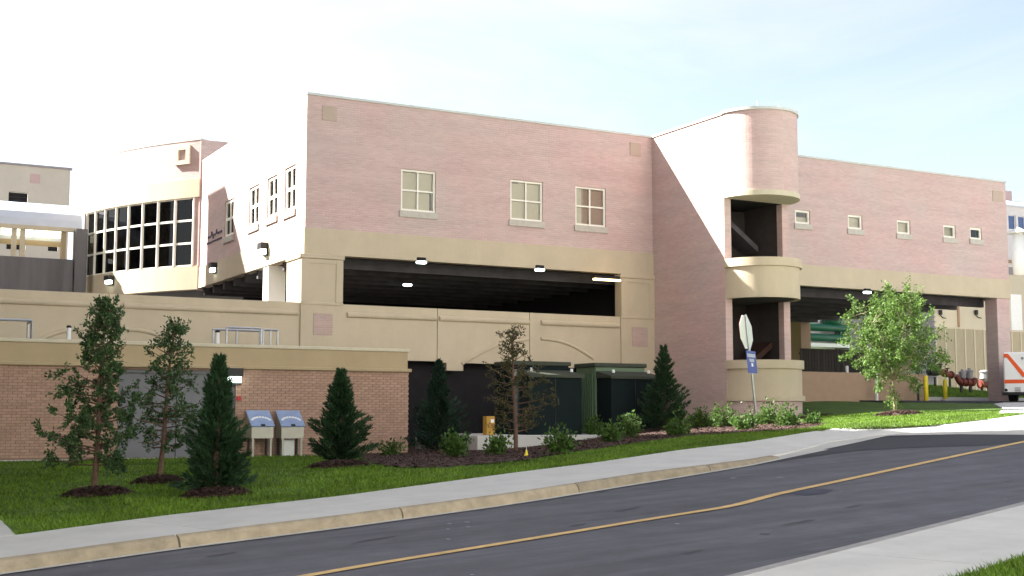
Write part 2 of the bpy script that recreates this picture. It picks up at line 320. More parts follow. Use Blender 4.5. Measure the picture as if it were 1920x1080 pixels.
M['stairwall'] = mat('stair_dark_wall', (.05, .042, .04), .95, .2, 2)
M['text'] = mat('dark_lettering', (.05, .04, .08), .6, .05, 5)

# ------------------------------------------------------------------ ground shape
BACK_PX = [(-160, 1030), (28, 1005), (300, 969), (640, 931), (960, 888), (1120, 868), (1280, 844), (1400, 830), (1500, 813.5), (1560, 804.5), (1640, 804), (1750, 797), (1850, 787), (1905, 779)]
backpts = [onP(x, y, .12) for x, y in BACK_PX]
ctrl = [(p[0], p[1], p[2]) for p in backpts]
for X in (-3, 2, 6, 10, 13.8): ctrl.append((X, 31.0, ZatY(380, 859, 31.0)+.004*(X-7)))
ctrl += [(30, 27.4, .2), (33.5, 26.5, .3), (16, 29.5, -.93), (18.5, 29.5, -.66), (21, 29.5, -.36), (24.5, 31.0, -.12), (26, 29.6, -.08), (27.3, 31.5, .10), (30, 36, .50), (34, 36, .53), (38, 35, .50), (41.4, 35, .60), (46, 34, .6), (34.6, 30.2, .38), (38, 31, .44),
         (30, 31, .32), (27.0, 26.8, .12), (50, 28, .55), (24, 36, -.1), (16, 36, -.95), (8, 36, -1.0), (60, 40, .9), (44, 38, .75)]
ctrl = np.array(ctrl)
def _phi(r): return r
_A = _phi(np.hypot(ctrl[:, None, 0]-ctrl[None, :, 0], ctrl[:, None, 1]-ctrl[None, :, 1]))
_n = len(ctrl); _P = np.c_[np.ones(_n), ctrl[:, :2]]
_K = np.zeros((_n+3, _n+3)); _K[:_n, :_n] = _A+np.eye(_n)*1e-3; _K[:_n, _n:] = _P; _K[_n:, :_n] = _P.T
_W = np.linalg.solve(_K, np.r_[ctrl[:, 2], 0, 0, 0])
def H(X, Y):
    X = np.asarray(X, float); Y = np.asarray(Y, float)
    r = np.hypot(X[..., None]-ctrl[:, 0], Y[..., None]-ctrl[:, 1])
    return r@_W[:_n]+_W[_n]+_W[_n+1]*X+_W[_n+2]*Y
_bab = np.array([ab(p) for p in backpts]); _o = np.argsort(_bab[:, 0]); _bab = _bab[_o]
def bback(a): return np.interp(a, _bab[:, 0], _bab[:, 1])
def onG(x, y):                                              # sight line meets the lawn
    d = ray(x, y); t0 = 8.0
    for i in range(4000):
        t = 8+i*.02; p = d*t
        if float(H(p[0], p[1])) > p[2]: return p
    return d*40
def gz(X, Y): return float(H(X, Y))
def sheet(name, outline_px, m, onto, dz, th=.0, **kw):
    pts = [onto(x, y) for x, y in outline_px]; mb = MB()
    bm = bmesh.new(); vs = [bm.verts.new((p[0], p[1], p[2]+dz)) for p in pts]; f = bm.faces.new(vs)
    if f.normal.z < 0 or True:
        bm.normal_update()
        if f.normal.z < 0: bmesh.ops.reverse_faces(bm, faces=[f])
    if th:
        r = bmesh.ops.extrude_face_region(bm, geom=[f]); 
        for e in r['geom']:
            if isinstance(e, bmesh.types.BMVert): pass
        lo = [v for v in bm.verts if v not in set(x for x in r['geom'] if isinstance(x, bmesh.types.BMVert))]
        for v in lo: v.co.z -= th
    bmesh.ops.triangulate(bm, faces=bm.faces[:])
    me = bpy.data.meshes.new(name); bm.to_mesh(me); bm.free(); me.materials.append(m)
    o = bpy.data.objects.new(name, me); COL.objects.link(o)
    for k, v in kw.items(): o[k] = v
    return o

# big ground sheet, below everything, out to the horizon
mb = MB(); gx = np.r_[-900, -300, -100, np.arange(-40, 101, 10), 200, 400, 1000]; gy = np.r_[-600, -200, -60, np.arange(-20, 101, 10), 250, 600, 1500]
for j, Y in enumerate(gy):
    for i, X in enumerate(gx):
        cx, cy = min(max(X, -5), 55), min(max(Y, 5), 45)
        z = min(float(H(cx, cy)), float(PZ(cx, cy)), float(PZ(cx, max(cy-10, 5))), gz(cx-8, cy))-.9
        mb.v.append((X, Y, z))
nx = len(gx)
for j in range(len(gy)-1):
    for i in range(nx-1): mb.f.append((j*nx+i, j*nx+i+1, (j+1)*nx+i+1, (j+1)*nx+i)); mb.m.append(0)
mb.build('ground', M['soil'], smooth=True, kind='structure')

# road
def strip(name, m, a_list, b0, b1, dz, nb=6, th=0, zf=None, **kw):
    mb = MB(); zf = zf or PZ
    for a in a_list:
        for k in range(nb+1):
            b = b0(a)+(b1(a)-b0(a))*k/nb; X, Y = fromab(a, b); mb.v.append((X, Y, float(zf(X, Y))+dz))
    n = nb+1
    for i in range(len(a_list)-1):
        for k in range(nb): mb.f.append((i*n+k, (i+1)*n+k, (i+1)*n+k+1, i*n+k+1)); mb.m.append(0)
    return mb.build(name, m, smooth=True, **kw)
NK = 6.17; NVB = ab(onP(1850, 1064, .09))[1]                                                  # near edge of the asphalt
KERB_PX = [(-200, 1104), (0, 1077), (312, 1032), (640, 990), (960, 946), (1280, 894), (1400, 874), (1500, 853), (1560, 841)]
WALKF_PX = [(-200, 1077), (0, 1050), (312, 1011), (640, 967), (960, 924), (1280, 876), (1400, 855), (1480, 838), (1560, 817)]
kab = np.array([ab(onP(*p)) for p in KERB_PX]); wab = np.array([ab(onP(p[0], p[1], .13)) for p in WALKF_PX])
kb = lambda a: float(np.interp(a, kab[:, 0], kab[:, 1])); wb = lambda a: max(float(np.interp(a, wab[:, 0], wab[:, 1])), kb(a)+.115)
hk = lambda a: float(np.interp(a, [14.6, 18.2, 22.5], [.132, .05, .02]))
kb_ext = lambda a: kb(a) if a < 20 else kb(a)+(a-20)*0.0
strip('road', M['asphalt'], list(np.arange(-25, 60, 1.0)), lambda a: NK, lambda a: kb(a)+.6, 0, kind='structure')
sheet('asphalt_patch', [(1420, 872), (1500, 852), (1590, 834), (1665, 819), (1800, 815.5), (1925, 816.5), (1925, 826), (1860, 835), (1700, 840), (1600, 846), (1500, 860)], M['asphalt2'], onP, .006, kind='structure')
o = sheet('road_stain', [(1478, 925), (1500, 919), (1540, 917), (1562, 919), (1550, 925), (1510, 930)], mat('dark_blue_patch', (.030, .032, .05), .7, .3, 4), onP, .005, kind='structure')  # flat dark bluish patch on the asphalt
mb = MB()
for px, py, w_, h__ in [(843, 983, 9, 2), (875, 980, 12, 2), (878, 989, 6, 2), (840, 993, 6, 2), (841, 1012, 8, 2.5), (1270, 983, 9, 2), (1462, 896, 7, 2), (885, 1079, 10, 2), (170, 1055, 7, 2), (1375, 897, 8, 1.5)]:
    c = onP(px, py, 0); sx = w_*float(c@_f)/F; sy = h__*float(c@_f)**2/F/1.9; n = 7; vs = []
    for k in range(n): q = 2*PI*k/n; rr_ = rnd.uniform(.6, 1.1); p = c+RA*math.cos(q)*sx*rr_*.5+RH*math.sin(q)*sy*rr_*.5; vs.append((p[0], p[1], float(PZ(p[0], p[1]))+.007))
    mb.add(vs, [tuple(range(n))])
mb.build('road_flecks', mat('pale_fleck', (.30, .30, .31), .9, .15, 9), kind='stuff')
mb = MB()
for px, py, w_, h__ in [(1085, 985, 60, 3), (1127, 922, 26, 3), (735, 1052, 70, 3), (1180, 955, 80, 2.5), (1600, 950, 90, 3), (1435, 1002, 26, 4), (1890, 903, 34, 2), (420, 1040, 80, 3), (1500, 980, 110, 3), (1300, 1035, 60, 3), (700, 1012, 120, 3)]:
    c = onP(px, py, 0); sx = w_*float(c@_f)/F; sy = h__*float(c@_f)**2/F/1.9; n = 14; vs = []
    for k in range(n): q = 2*PI*k/n; rr_ = rnd.uniform(.55, 1.1); p = c+RA*math.cos(q)*sx*rr_*.5+RH*math.sin(q)*sy*rr_*.5; vs.append((p[0], p[1], float(PZ(p[0], p[1]))+.004))
    mb.add(vs, [tuple(range(n))])
mb.build('road_stains', mat('dark_smear', (.055, .052, .058), .85, .2, 9), kind='stuff')
# yellow line: drawn on the asphalt, a little wavy where it was repainted
yp = [onP(x, y) for x, y in [(300, 1131), (580, 1080), (700, 1058), (900, 1028), (1100, 994), (1280, 964), (1340, 956), (1380, 949), (1413, 939.5), (1447, 929.5), (1480, 922), (1563, 906), (1700, 875.5), (1920, 828), (2100, 792)]]
yl = []
for i in range(len(yp)-1):
    for k in range(6): yl.append(yp[i]+(yp[i+1]-yp[i])*k/6)
yl = np.array(yl)
for _ in range(34): yl[1:-1] = .25*yl[:-2]+.5*yl[1:-1]+.25*yl[2:]
mb = MB()
for i in range(len(yl)-1):
    p, q = yl[i], yl[i+1]; wv = .068+.006*math.sin(i*1.7)
    def _nrm(j):
        t_ = yl[min(j+3, len(yl)-1)]-yl[max(j-3, 0)]; n_ = np.array((-t_[1], t_[0], 0)); return n_/np.linalg.norm(n_)*.066
    n0, n1 = _nrm(i), _nrm(i+1); up_ = np.array((0, 0, .010)); mb.add([p-n0+up_, q-n1+up_, q+n1+up_, p+n0+up_], [(0, 1, 2, 3)])
mb.build('yellow_line', M['yellow'], kind='structure')
# far kerb: cast in lengths with open joints
kerb = bpy.data.objects.new('kerb', None); COL.objects.link(kerb); kerb['kind'] = 'structure'
ja = [ab(onP(x, y))[0] for x, y in [(-200, 1100), (312, 1025), (712, 970), (1030, 922), (1305, 884), (1440, 860)]]
ja = [ja[0]-8, ja[0]-4]+ja
for i in range(len(ja)-1):
    a0, a1 = ja[i]+.012, ja[i+1]-.012; mb = MB(); n = 6; ring = []
    for k in range(n+1):
        a = a0+(a1-a0)*k/n; b0 = kb(a); b1 = wb(a); hgt = hk(a)+.008
        b1 = max(b1, b0+.1)
        prof = [(b0, -.2), (b0, .0), (b0+.02, hgt*.55), (b0+.05, hgt*.85), (b0+.09, hgt-.006), (b1, hgt-.002), (b1, -.2)]
        r_ = []
        for b, z in prof: X, Y = fromab(a, b); r_.append((X, Y, float(PZ(X, Y))+z+.002*rnd.uniform(-1, 1)))
        ring.append(r_)
    np_ = 7
    mb.add([p for r_ in ring for p in r_], [(k*np_+j, (k+1)*np_+j, (k+1)*np_+j+1, k*np_+j+1) for k in range(n) for j in range(np_-1)]+[tuple(range(np_))[::-1], tuple(range(n*np_, n*np_+np_))])
    mb.build('kerb_stone', M['kerb'], kerb)
# gutter lip: thin pale line between asphalt and kerb
strip('gutter', M['conc_apron'], list(np.arange(-20, 21, 1.0)), lambda a: kb(a)-.10, lambda a: kb(a)+.02, .012, 1, kind='structure')
# far sidewalk, cast in slabs
walk = bpy.data.objects.new('sidewalk', None); COL.objects.link(walk); walk['kind'] = 'structure'
aa = list(np.arange(-20, 21.5, 3.05)); aa[-1:] = [aa[-1], 22.9]
for i in range(len(aa)-1):
    a0, a1 = aa[i]+.006, aa[i+1]-.006; mb = MB(); n = 5; top = []; bot = []
    for k in range(n+1):
        a = a0+(a1-a0)*k/n; row = []
        for b in (wb(a)-.0, (wb(a)+bback(a))/2, bback(a)):
            X, Y = fromab(a, b); fq = (b-wb(a))/max(bback(a)-wb(a), .1)
            z = float(PZ(X, Y))+hk(a)*(1-fq)+.132*fq; row.append((X, Y, z))
        top.append(row); bot.append([(x, y, z-.3) for x, y, z in row])
    vs = [p for r_ in top for p in r_]+[p for r_ in bot for p in r_]; o_ = 3*(n+1)
    fs = [(k*3+j, (k+1)*3+j, (k+1)*3+j+1, k*3+j+1) for k in range(n) for j in range(2)]
    fs += [(o_+k*3, o_+(k+1)*3, (k+1)*3, k*3) for k in range(n)]+[(k*3+2, (k+1)*3+2, o_+(k+1)*3+2, o_+k*3+2) for k in range(n)]
    fs += [(0, 1, o_+1, o_), (1, 2, o_+2, o_+1), (n*3+1, n*3, o_+n*3, o_+n*3+1), (n*3+2, n*3+1, o_+n*3+1, o_+n*3+2)]
    mb.add(vs, fs); mb.build('slab', M['conc'], walk)
# path turning up the lawn at the far left
sheet('path', [(29, 1003), (-40, 935), (-160, 935), (-160, 1029)], M['conc'], lambda x, y: onP(x, y, .13), .006, .3, kind='structure')
# concrete apron and the walk round the grass island
apron_px = [(1425, 869.5), (1440, 848), (1480, 838), (1560, 814), (1640, 813), (1780, 802), (1925, 789), (2150, 774), (2150, 817), (1925, 816.5), (1800, 815.5), (1665, 818), (1590, 834.5), (1515, 850), (1470, 860)]
sheet('driveway_apron', apron_px, M['conc_apron'], onP, .014, kind='structure')
mb = MB(); ik = [((22.91, 13.25), (22.91, 14.66)), ((23.3, 13.3), (23.7, 14.3)), ((23.9, 13.1), (24.2, 13.42)), ((25.3, 12.5), (25.3, 12.85)), ((27.7, 11.9), (27.2, 12.52)), ((31, 10.6), (29, 12.5)), ((36, 8.5), (33, 12.4))]
rows_ = []
for p_, q_ in ik:
    X, Y = fromab(*p_); X2, Y2 = fromab(*q_); rows_.append([(X, Y, float(PZ(X, Y))-.2), (X, Y, float(PZ(X, Y))+.022), (X2, Y2, float(PZ(X2, Y2))+.13), (X2, Y2, float(PZ(X2, Y2))-.2)])
mb.add([p for r_ in rows_ for p in r_], [(i*4+j, i*4+4+j, i*4+5+j, i*4+1+j) for i in range(len(ik)-1) for j in range(3)]+[(0, 1, 2, 3)])
mb.build('island_walk', M['conc'], kind='structure')
# near side: kerb lip, sidewalk, grass corner
strip('near_gutter', mat('near_kerb_concrete', (.36, .34, .32), .9, .15, 4, .2, 90), list(np.arange(-25, 60, 1.0)), lambda a: NK-.16, lambda a: NK+.03, .012, 1, kind='structure')
nk = bpy.data.objects.new('near_kerb', None); COL.objects.link(nk); nk['kind'] = 'structure'
for i in range(-4, 12):
    mb = MB(); a0, a1 = i*3.0+.01, i*3.0+2.99
    pr = [(NK-.15, -.1), (NK-.17, .05), (NK-.20, .085), (NK-.32, .09), (NK-.32, -.1)]
    vs = []
    for a in (a0, a1):
        for b, z in pr: X, Y = fromab(a, b); vs.append((X, Y, float(PZ(X, Y))+z))
    mb.add(vs, [(0, 1, 2, 3, 4), (9, 8, 7, 6, 5)]+[(j+5, j+6, j+1, j) for j in range(4)]); mb.build('kerb_stone', mat('near_kerb_grey', (.30, .285, .27), .95, .2, 6, .3, 90) if i == -4 else bpy.data.materials['near_kerb_grey'], nk)
nw = bpy.data.objects.new('near_sidewalk', None); COL.objects.link(nw); nw['kind'] = 'structure'
for i in range(-8, 22):
    mb = MB(); a0, a1 = i*1.6+.005, i*1.6+1.595; vs = []
    for z in (-.2, .088):
        for a, b in ((a0, NVB), (a1, NVB), (a1, NK-.325), (a0, NK-.325)): X, Y = fromab(a, b); vs.append((X, Y, float(PZ(X, Y))+z))
    mb.add(vs, [(3, 2, 1, 0), (4, 5, 6, 7), (0, 1, 5, 4), (1, 2, 6, 5), (2, 3, 7, 6), (3, 0, 4, 7)]); mb.build('slab', M['conc'], nw)
strip('near_verge', M['grass'], list(np.arange(-25, 60, 1.0)), lambda a: -14., lambda a: NVB-.02, .08, 4, kind='structure')

# lawn: from the sidewalk's back edge to the buildings
al = np.arange(-16, 44, .5); nb = 70; mb = MB()
bend = 42.0
for a in al:
    b0 = float(bback(a))-.02
    for k in range(nb+1):
        s_ = (k/nb)**1.5; b = b0+(bend-b0)*s_; X, Y = fromab(a, b); mb.v.append((X, Y, gz(X, Y)+.018*math.sin(X*2.1+Y)*math.sin(Y*1.7)*min(1, k/6)))
n = nb+1
for i in range(len(al)-1):
    for k in range(nb): mb.f.append((i*n+k, (i+1)*n+k, (i+1)*n+k+1, i*n+k+1)); mb.m.append(0)
mb.build('lawn', M['grass'], smooth=True, kind='structure')
def inpoly(P, poly):
    x, y = P[:, 0], P[:, 1]; c = np.zeros(len(P), bool); n = len(poly); j = n-1
    for i in range(n):
        xi, yi, xj, yj = *poly[i][:2], *poly[j][:2]
        c ^= ((yi > y) != (yj > y)) & (x < (xj-xi)*(y-yi)/(yj-yi+1e-12)+xi); j = i
    return c
def rawmesh(name, V, tri, m, parent=None, smooth=False, quads=False, **kw):
    me = bpy.data.meshes.new(name); k = 4 if quads else 3; nf = len(tri)
    me.vertices.add(len(V)); me.vertices.foreach_set("co", np.asarray(V, np.float32).ravel())
    me.loops.add(nf*k); me.loops.foreach_set("vertex_index", np.asarray(tri, np.int32).ravel())
    me.polygons.add(nf); me.polygons.foreach_set("loop_start", np.arange(0, nf*k, k, dtype=np.int32)); me.polygons.foreach_set("loop_total", np.full(nf, k, np.int32))
    me.materials.append(m); me.update(calc_edges=True); me.validate()
    o = bpy.data.objects.new(name, me); COL.objects.link(o)
    if parent is not None: o.parent = parent
    for q, v in kw.items(): o[q] = v
    return o
# mulch bed along the foot of the building
bed_px = [(683, 868), (720, 877), (790, 881), (860, 878), (930, 872), (1000, 864), (1080, 850), (1140, 842), (1200, 832), (1300, 819), (1400, 813), (1470, 809), (1530, 803), (1542, 799), (1545, 797)]
bed = [onG(x, y)[:2] for x, y in bed_px]+[np.array(p) for p in [(22.9, 26.5), (26.9, 29.2), (27.2, 31.2), (24.4, 31.3), (23.5, 34.9), (19, 34.9), (13.9, 34.9), (13.9, 31.0), (12.2, 30.7)]]
bm = bmesh.new(); bx = np.array(bed); g = .22
gxs = np.arange(bx[:, 0].min()-g, bx[:, 0].max()+g, g); gys = np.arange(bx[:, 1].min()-g, bx[:, 1].max()+g, g)
GX, GY = np.meshgrid(gxs, gys); ins = inpoly(np.c_[GX.ravel()+rng.normal(0, .05, GX.size), GY.ravel()+rng.normal(0, .05, GX.size)], bed).reshape(GX.shape)
jx = GX+rng.uniform(-.05, .05, GX.shape); jy = GY+rng.uniform(-.05, .05, GX.shape); GZ = H(jx, jy)+.012+rng.uniform(0, .035, GX.shape)
V = np.c_[jx.ravel(), jy.ravel(), GZ.ravel()]; ny_, nx_ = GX.shape; Q = []
for j in range(ny_-1):
    for i in range(nx_-1):
        if ins[j, i] and ins[j, i+1] and ins[j+1, i] and ins[j+1, i+1]: Q.append((j*nx_+i, j*nx_+i+1, (j+1)*nx_+i+1, (j+1)*nx_+i))
rawmesh('mulch_bed', V, Q, M['mulch'], quads=True, kind='structure')
def chips(name, P, size=.05, **kw):
    n = len(P); th = rng.uniform(0, 2*PI, n); l = rng.uniform(.5, 1.6, n)*size; wd = l*rng.uniform(.2, .45, n)
    d = np.c_[np.cos(th), np.sin(th), rng.uniform(-.4, .4, n)]; e = np.c_[-np.sin(th), np.cos(th), rng.uniform(-.3, .3, n)]
    V = np.stack([P-d*l[:, None]-e*wd[:, None], P+d*l[:, None]-e*wd[:, None], P+d*l[:, None]+e*wd[:, None], P-d*l[:, None]+e*wd[:, None]], 1).reshape(-1, 3)
    return rawmesh(name, V, np.arange(4*n).reshape(-1, 4), M['chip'], quads=True, **kw)
cp = rng.uniform(bx.min(0), bx.max(0), (90000, 2)); cp = cp[inpoly(cp+rng.normal(0, .06, cp.shape), bed)]
cp = cp[(cp[:, 1] < 30.5)]
chips('mulch_chips', np.c_[cp, H(cp[:, 0], cp[:, 1])+rng.uniform(.03, .06, len(cp))], .024, kind='stuff')
# grass blades
def blades(name, P, h=.055, wd=.012, **kw):
    n = len(P); th = rng.uniform(0, 2*PI, n); hh = rng.uniform(.5, 1.4, n)*h
    d = np.c_[np.cos(th), np.sin(th), np.zeros(n)]*wd*rng.uniform(.7, 1.5, n)[:, None]
    tip = P+np.c_[rng.normal(0, .5, n)*hh, rng.normal(0, .5, n)*hh, hh]
    V = np.stack([P-d, P+d, tip], 1).reshape(-1, 3)
    return rawmesh(name, V, np.arange(3*n).reshape(-1, 3), M['blade'], **kw)
N_ = 330000
a_ = rng.uniform(-4, 33, N_); b_ = bback(a_)+.0+(rng.uniform(0, 1, N_)**1.6)*17.0
X_, Y_ = a_*RA[0]+b_*RH[0], a_*RA[1]+b_*RH[1]
keep = ~inpoly(np.c_[X_, Y_], bed) & (Y_ < 36) & ((X_ > 14) | (Y_ < 30.9)) & (X_ > .05*Y_) & ~((X_ > 24.4) & (X_ < 27.2) & (Y_ > 29.8))
X_, Y_ = X_[keep], Y_[keep]
NEARV = None
_pa, _pb = onP(29, 1003, .13), onP(-40, 935, .13); _k = (_pb[0]-_pa[0])*(Y_-_pa[1])-(_pb[1]-_pa[1])*(X_-_pa[0]); X_, Y_ = X_[_k < -.02], Y_[_k < -.02]
lawn_pts = np.c_[X_, Y_, H(X_, Y_)-.006]
# ------------------------------------------------------------------ the long brick building
B = thing('clinic_building', 'long two storey pink brick and tan stucco building with garage openings and stair tower', 'building', (24, 35, 0))
ZB, ZS, ZT = 5.42, 4.66, 9.36          # bottom of brick, bottom of stucco, roofline
X0, X1 = 12.2675, 41.8
XT0, XT1, YT = 24.5, 27.1, 31.15       # stair tower
win_px = [(752, 319, 817, 397), (957, 339, 1018, 414), (1079, 351, 1136, 424)]
small_px = [(1491, 394, 1519, 420), (1590, 403, 1617, 430), (1682, 413, 1707, 439), (1769, 422, 1792, 446), (1819, 427, 1841, 449)]
holes = []
for x0, y0, x1, y1 in win_px+small_px:
    ym, xm = (y0+y1)/2, (x0+x1)/2
    holes.append((XatY(x0, ym, D)-X0, XatY(x1, ym, D)-X0, ZatY(xm, y1, D)-ZB, ZatY(xm, y0, D)-ZB))
MB().wall((X0, D, ZB), (1, 0, 0), X1-X0, ZT-ZB, .3, holes).build('front_wall', M['brick'], B)
# side wall on the left
side_px = [(534, 312, 554, 395), (501, 331, 520, 407), (467, 349, 485, 423), (421, 375, 438, 443)]
YS1 = 46.55; sh = []
for x0, y0, x1, y1 in side_px:
    ya = float(pX(x0, (y0+y1)/2, X0)[1]); yb = float(pX(x1, (y0+y1)/2, X0)[1]); xm = (x0+x1)/2
    zt, zb = float(pX(xm, y0, X0)[2]), float(pX(xm, y1, X0)[2])
    sh.append((YS1-ya, YS1-yb, zb-ZB, zt-ZB))
MB().wall((X0, YS1, ZB), (0, -1, 0), YS1-D-.3, ZT-ZB-.001, .3, sh).build('side_wall', M['brick'], B)
# stucco bands below the brick (3 cm proud)
MB().box(X0-.03, X1+.03, D-.03, D+.3, ZS, ZB).box(X0-.03, X0+.3, D+.3, YS1, ZS, ZB).build('stucco_band', M['stucco'], B)
# end and rear walls, roof, coping
MB().box(X1-.3, X1, D+.3, 50, ZS, ZT).box(X0+.3, X1, 49.7, 50, ZS, ZT).build('rear_wall', M['brick'], B)
MB().box(X0+.3, X1-.3, D+.3, 49.7, ZT-.45, ZT-.2).build('roof', M['oldconc'], B)
MB().box(X0-.015, X1+.03, D-.04, D+.36, ZT, ZT+.07).box(X0-.015, X0+.36, D+.36, YS1, ZT, ZT+.07).build('coping', M['coping'], B)
# decorative square blocks
for x0, y0, x1, y1 in [(604, 199, 631, 226), (1181, 268, 1201, 292), (1861, 358, 1880, 378)]:
    xa, xb = XatY(x0, (y0+y1)/2, D), XatY(x1, (y0+y1)/2, D); za, zb = ZatY((x0+x1)/2, y1, D), ZatY((x0+x1)/2, y0, D)
    MB().box(xa, xb, D-.02, D+.05, za, zb).build('stone_block', mat('block_stone', (.46, .36, .29), .9, .05, 3) if 'block_stone' not in bpy.data.materials else bpy.data.materials['block_stone'], B)

def window(parent, o, u, W, Hh, cols, rows, fr=.06, depth=.10, blind=None, blind_cover=1.0, sill=True, mull=.05, glass='glass', blind_off=.16):
    """o = lower-left outside corner, u along the wall, n inwards"""
    o = np.array(o, float); u = np.array(u, float); z = np.array((0, 0, 1.)); n = np.cross(z, u)
    def slab(mb, a0, a1, b0, b1, d0, d1):
        c = [o+u*a+z*b+n*d for d in (d0, d1) for b in (b0, b1) for a in (a0, a1)]
        mb.add(c, [(0, 1, 3, 2), (5, 4, 6, 7), (0, 4, 5, 1), (2, 3, 7, 6), (0, 2, 6, 4), (1, 5, 7, 3)])
    mb = MB(); d0, d1 = depth-.05, depth+.03
    slab(mb, 0, fr, 0, Hh, d0, d1); slab(mb, W-fr, W, 0, Hh, d0, d1); slab(mb, fr, W-fr, 0, fr, d0, d1); slab(mb, fr, W-fr, Hh-fr, Hh, d0, d1)
    pw, ph = (W-2*fr), (Hh-2*fr)
    for k in range(1, cols): a = fr+pw*k/cols; slab(mb, a-mull/2, a+mull/2, fr, Hh-fr, d0+.01, d1-.01)
    for k in range(1, rows):
        b = fr+ph*k/rows
        for c in range(cols):
            a0 = fr+pw*c/cols+(mull/2 if c else 0); a1 = fr+pw*(c+1)/cols-(mull/2 if c < cols-1 else 0); slab(mb, a0, a1, b-mull/2, b+mull/2, d0+.01, d1-.01)
    wo = mb.build('window', M['white'], parent)
    for c in range(cols):
        for r_ in range(rows):
            mb = MB(); a0 = fr+pw*c/cols+(mull/2 if c else 0); a1 = fr+pw*(c+1)/cols-(mull/2 if c < cols-1 else 0)
            b0 = fr+ph*r_/rows+(mull/2 if r_ else 0); b1 = fr+ph*(r_+1)/rows-(mull/2 if r_ < rows-1 else 0)
            c4 = [o+u*a+z*b+n*depth for a, b in ((a0, b0), (a1, b0), (a1, b1), (a0, b1))]
            mb.add(c4, [(0, 1, 2, 3)]); mb.build('pane', M[glass], wo)
    if sill:
        mb = MB(); slab(mb, -.06, W+.06, -.20, -.004, -.05, .08); mb.build('sill', M['sill'], wo)
    if blind:
        for bx0, bx1, by0, by1, mm in blind:
            mb = MB(); slab(mb, W*bx0, W*bx1, Hh*by0, Hh*by1, blind_off, blind_off+.015); mb.build('blind', M[mm], wo)
    return wo
blinds = [[(0, .88, 0, 1, 'blind'), (.88, 1, .48, 1, 'blind'), (.93, 1, 0, .48, 'blind')], [(0, 1, 0, .93, 'blind'), (.3, 1, .93, 1, 'blind')], [(0, .27, 0, 1, 'blind'), (.27, 1, 0, 1, 'blind2')]]
for i, h in enumerate(holes):
    o_ = (X0+h[0]+.001, D, ZB+h[2]+.001)
    if i < 3: window(B, o_, (1, 0, 0), h[1]-h[0]-.002, h[3]-h[2]-.002, 2, 2, blind=blinds[i], fr=.065)
    else: window(B, o_, (1, 0, 0), h[1]-h[0]-.002, h[3]-h[2]-.002, 1, 1, blind=[(0, 1, 0, [.55, 1, 1, 1, 0.02][i-3], 'blind')], fr=.08, blind_off=.2)
for i, h in enumerate(sh):
    window(B, (X0, YS1-h[0]-.001, ZB+h[2]+.001), (0, -1, 0), h[1]-h[0]-.002, h[3]-h[2]-.002, 2, 2, fr=.10, mull=.10, depth=.09, blind=None, glass='tint')
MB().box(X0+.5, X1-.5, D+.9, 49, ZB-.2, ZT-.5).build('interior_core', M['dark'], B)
# piers of the garage front
def pier(xa, xb, zlo, depth, tile_px, nm):
    p = MB().box(xa, xb, D-.06, D+depth, zlo, ZS-.004).build('pier', M['stucco'], B)
    MB().bbox(xa-.04, xb+.04, D-.11, D+depth+.01, ZS-.14, ZS-.006, .02).build('pier_cap', M['stucco'], p)
    MB().bbox(xa-.02, xb+.02, D-.085, D-.061, 3.18, 3.26, .01).build('pier_ledge', M['stucco'], p)
    w_ = xb-xa   # recessed panel made by a raised border
    mb = MB()
    for q in ((xa, xa+.17*w_, 3.27, ZS-.15), (xb-.17*w_, xb, 3.27, ZS-.15)): mb.box(q[0]+.002, q[1], D-.085, D-.061, q[2], q[3])
    mb.box(xa+.17*w_, xb-.17*w_, D-.085, D-.061, ZS-.27, ZS-.15)
    mb.build('panel_border', M['stucco'], p)
    x0, y0, x1, y1 = tile_px; ym = (y0+y1)/2
    MB().box(XatY(x0, ym, D), XatY(x1, ym, D), D-.075, D-.061, ZatY((x0+x1)/2, y1, D), ZatY((x0+x1)/2, y0, D)).build('brick_tile', M['tile'], p)
    return p
PA0, PA1 = XatY(563, 560, D), XatY(641, 560, D); PB0, PB1 = XatY(1163, 600, D), XT0-.003
pier(PA0, PA1, .4, 1.25, (586, 588, 622, 629), 'left'); pier(PB0, PB1, -.6, .3, (1183, 614, 1212, 650), 'right')
# parapet panels with half-round mouldings and arched ribs
ZP = 3.235
def half_round(mb, pts, r):
    mb.tube(pts, r, 10)
def panel(xa, xb, zlo, mx0, mx1, arcs=()):
    pn = MB().box(xa, xb, D, D+.22, zlo, ZP).build('parapet_panel', M['stucco'], B)
    z = ZP-.30
    MB().tube([(mx0, D-.005, z), (mx1, D-.005, z)], .085, 12).build('moulding', M['stucco'], pn)
    for (xs, zs), (xe, ze), bend in arcs:
        pts = []
        for k in range(13):
            t = k/12; x = xs+(xe-xs)*t; zz = zs+(ze-zs)*t+bend*math.sin(PI*t); pts.append((x, D-.003, zz))
        MB().tube(pts, .055, 8).build('arch_rib', M['stucco'], pn)
    return pn
fx = lambda x, y=600: XatY(x, y, D)
g_ = .012
panel(PA1+.003, fx(820)-g_, ZatY(800, 677, D), fx(650), fx(820)-.05)
panel(fx(820)+g_, fx(993)-g_, ZatY(920, 682, D), fx(823), fx(991), [((fx(866, 682), ZatY(866, 682, D)), (fx(991, 636), ZatY(991, 636, D)), .16)])
panel(fx(993)+g_, PB0-.004, ZatY(1100, 690, D), fx(1014), fx(1160), [((fx(1014, 635), ZatY(1014, 635, D)), (fx(1112, 672), ZatY(1112, 672, D)), .16)])
MB().box(fx(838), fx(869), D+.002, D+.5, ZatY(850, 695, D), ZatY(850, 676, D)-.002).build('pier_stub', M['stucco'], B)
panel(-.95, fx(203)-g_, .6, -.9, fx(200), [((fx(60, 640), ZatY(60, 645, D)), (fx(165, 617), ZatY(165, 617, D)), .12)])
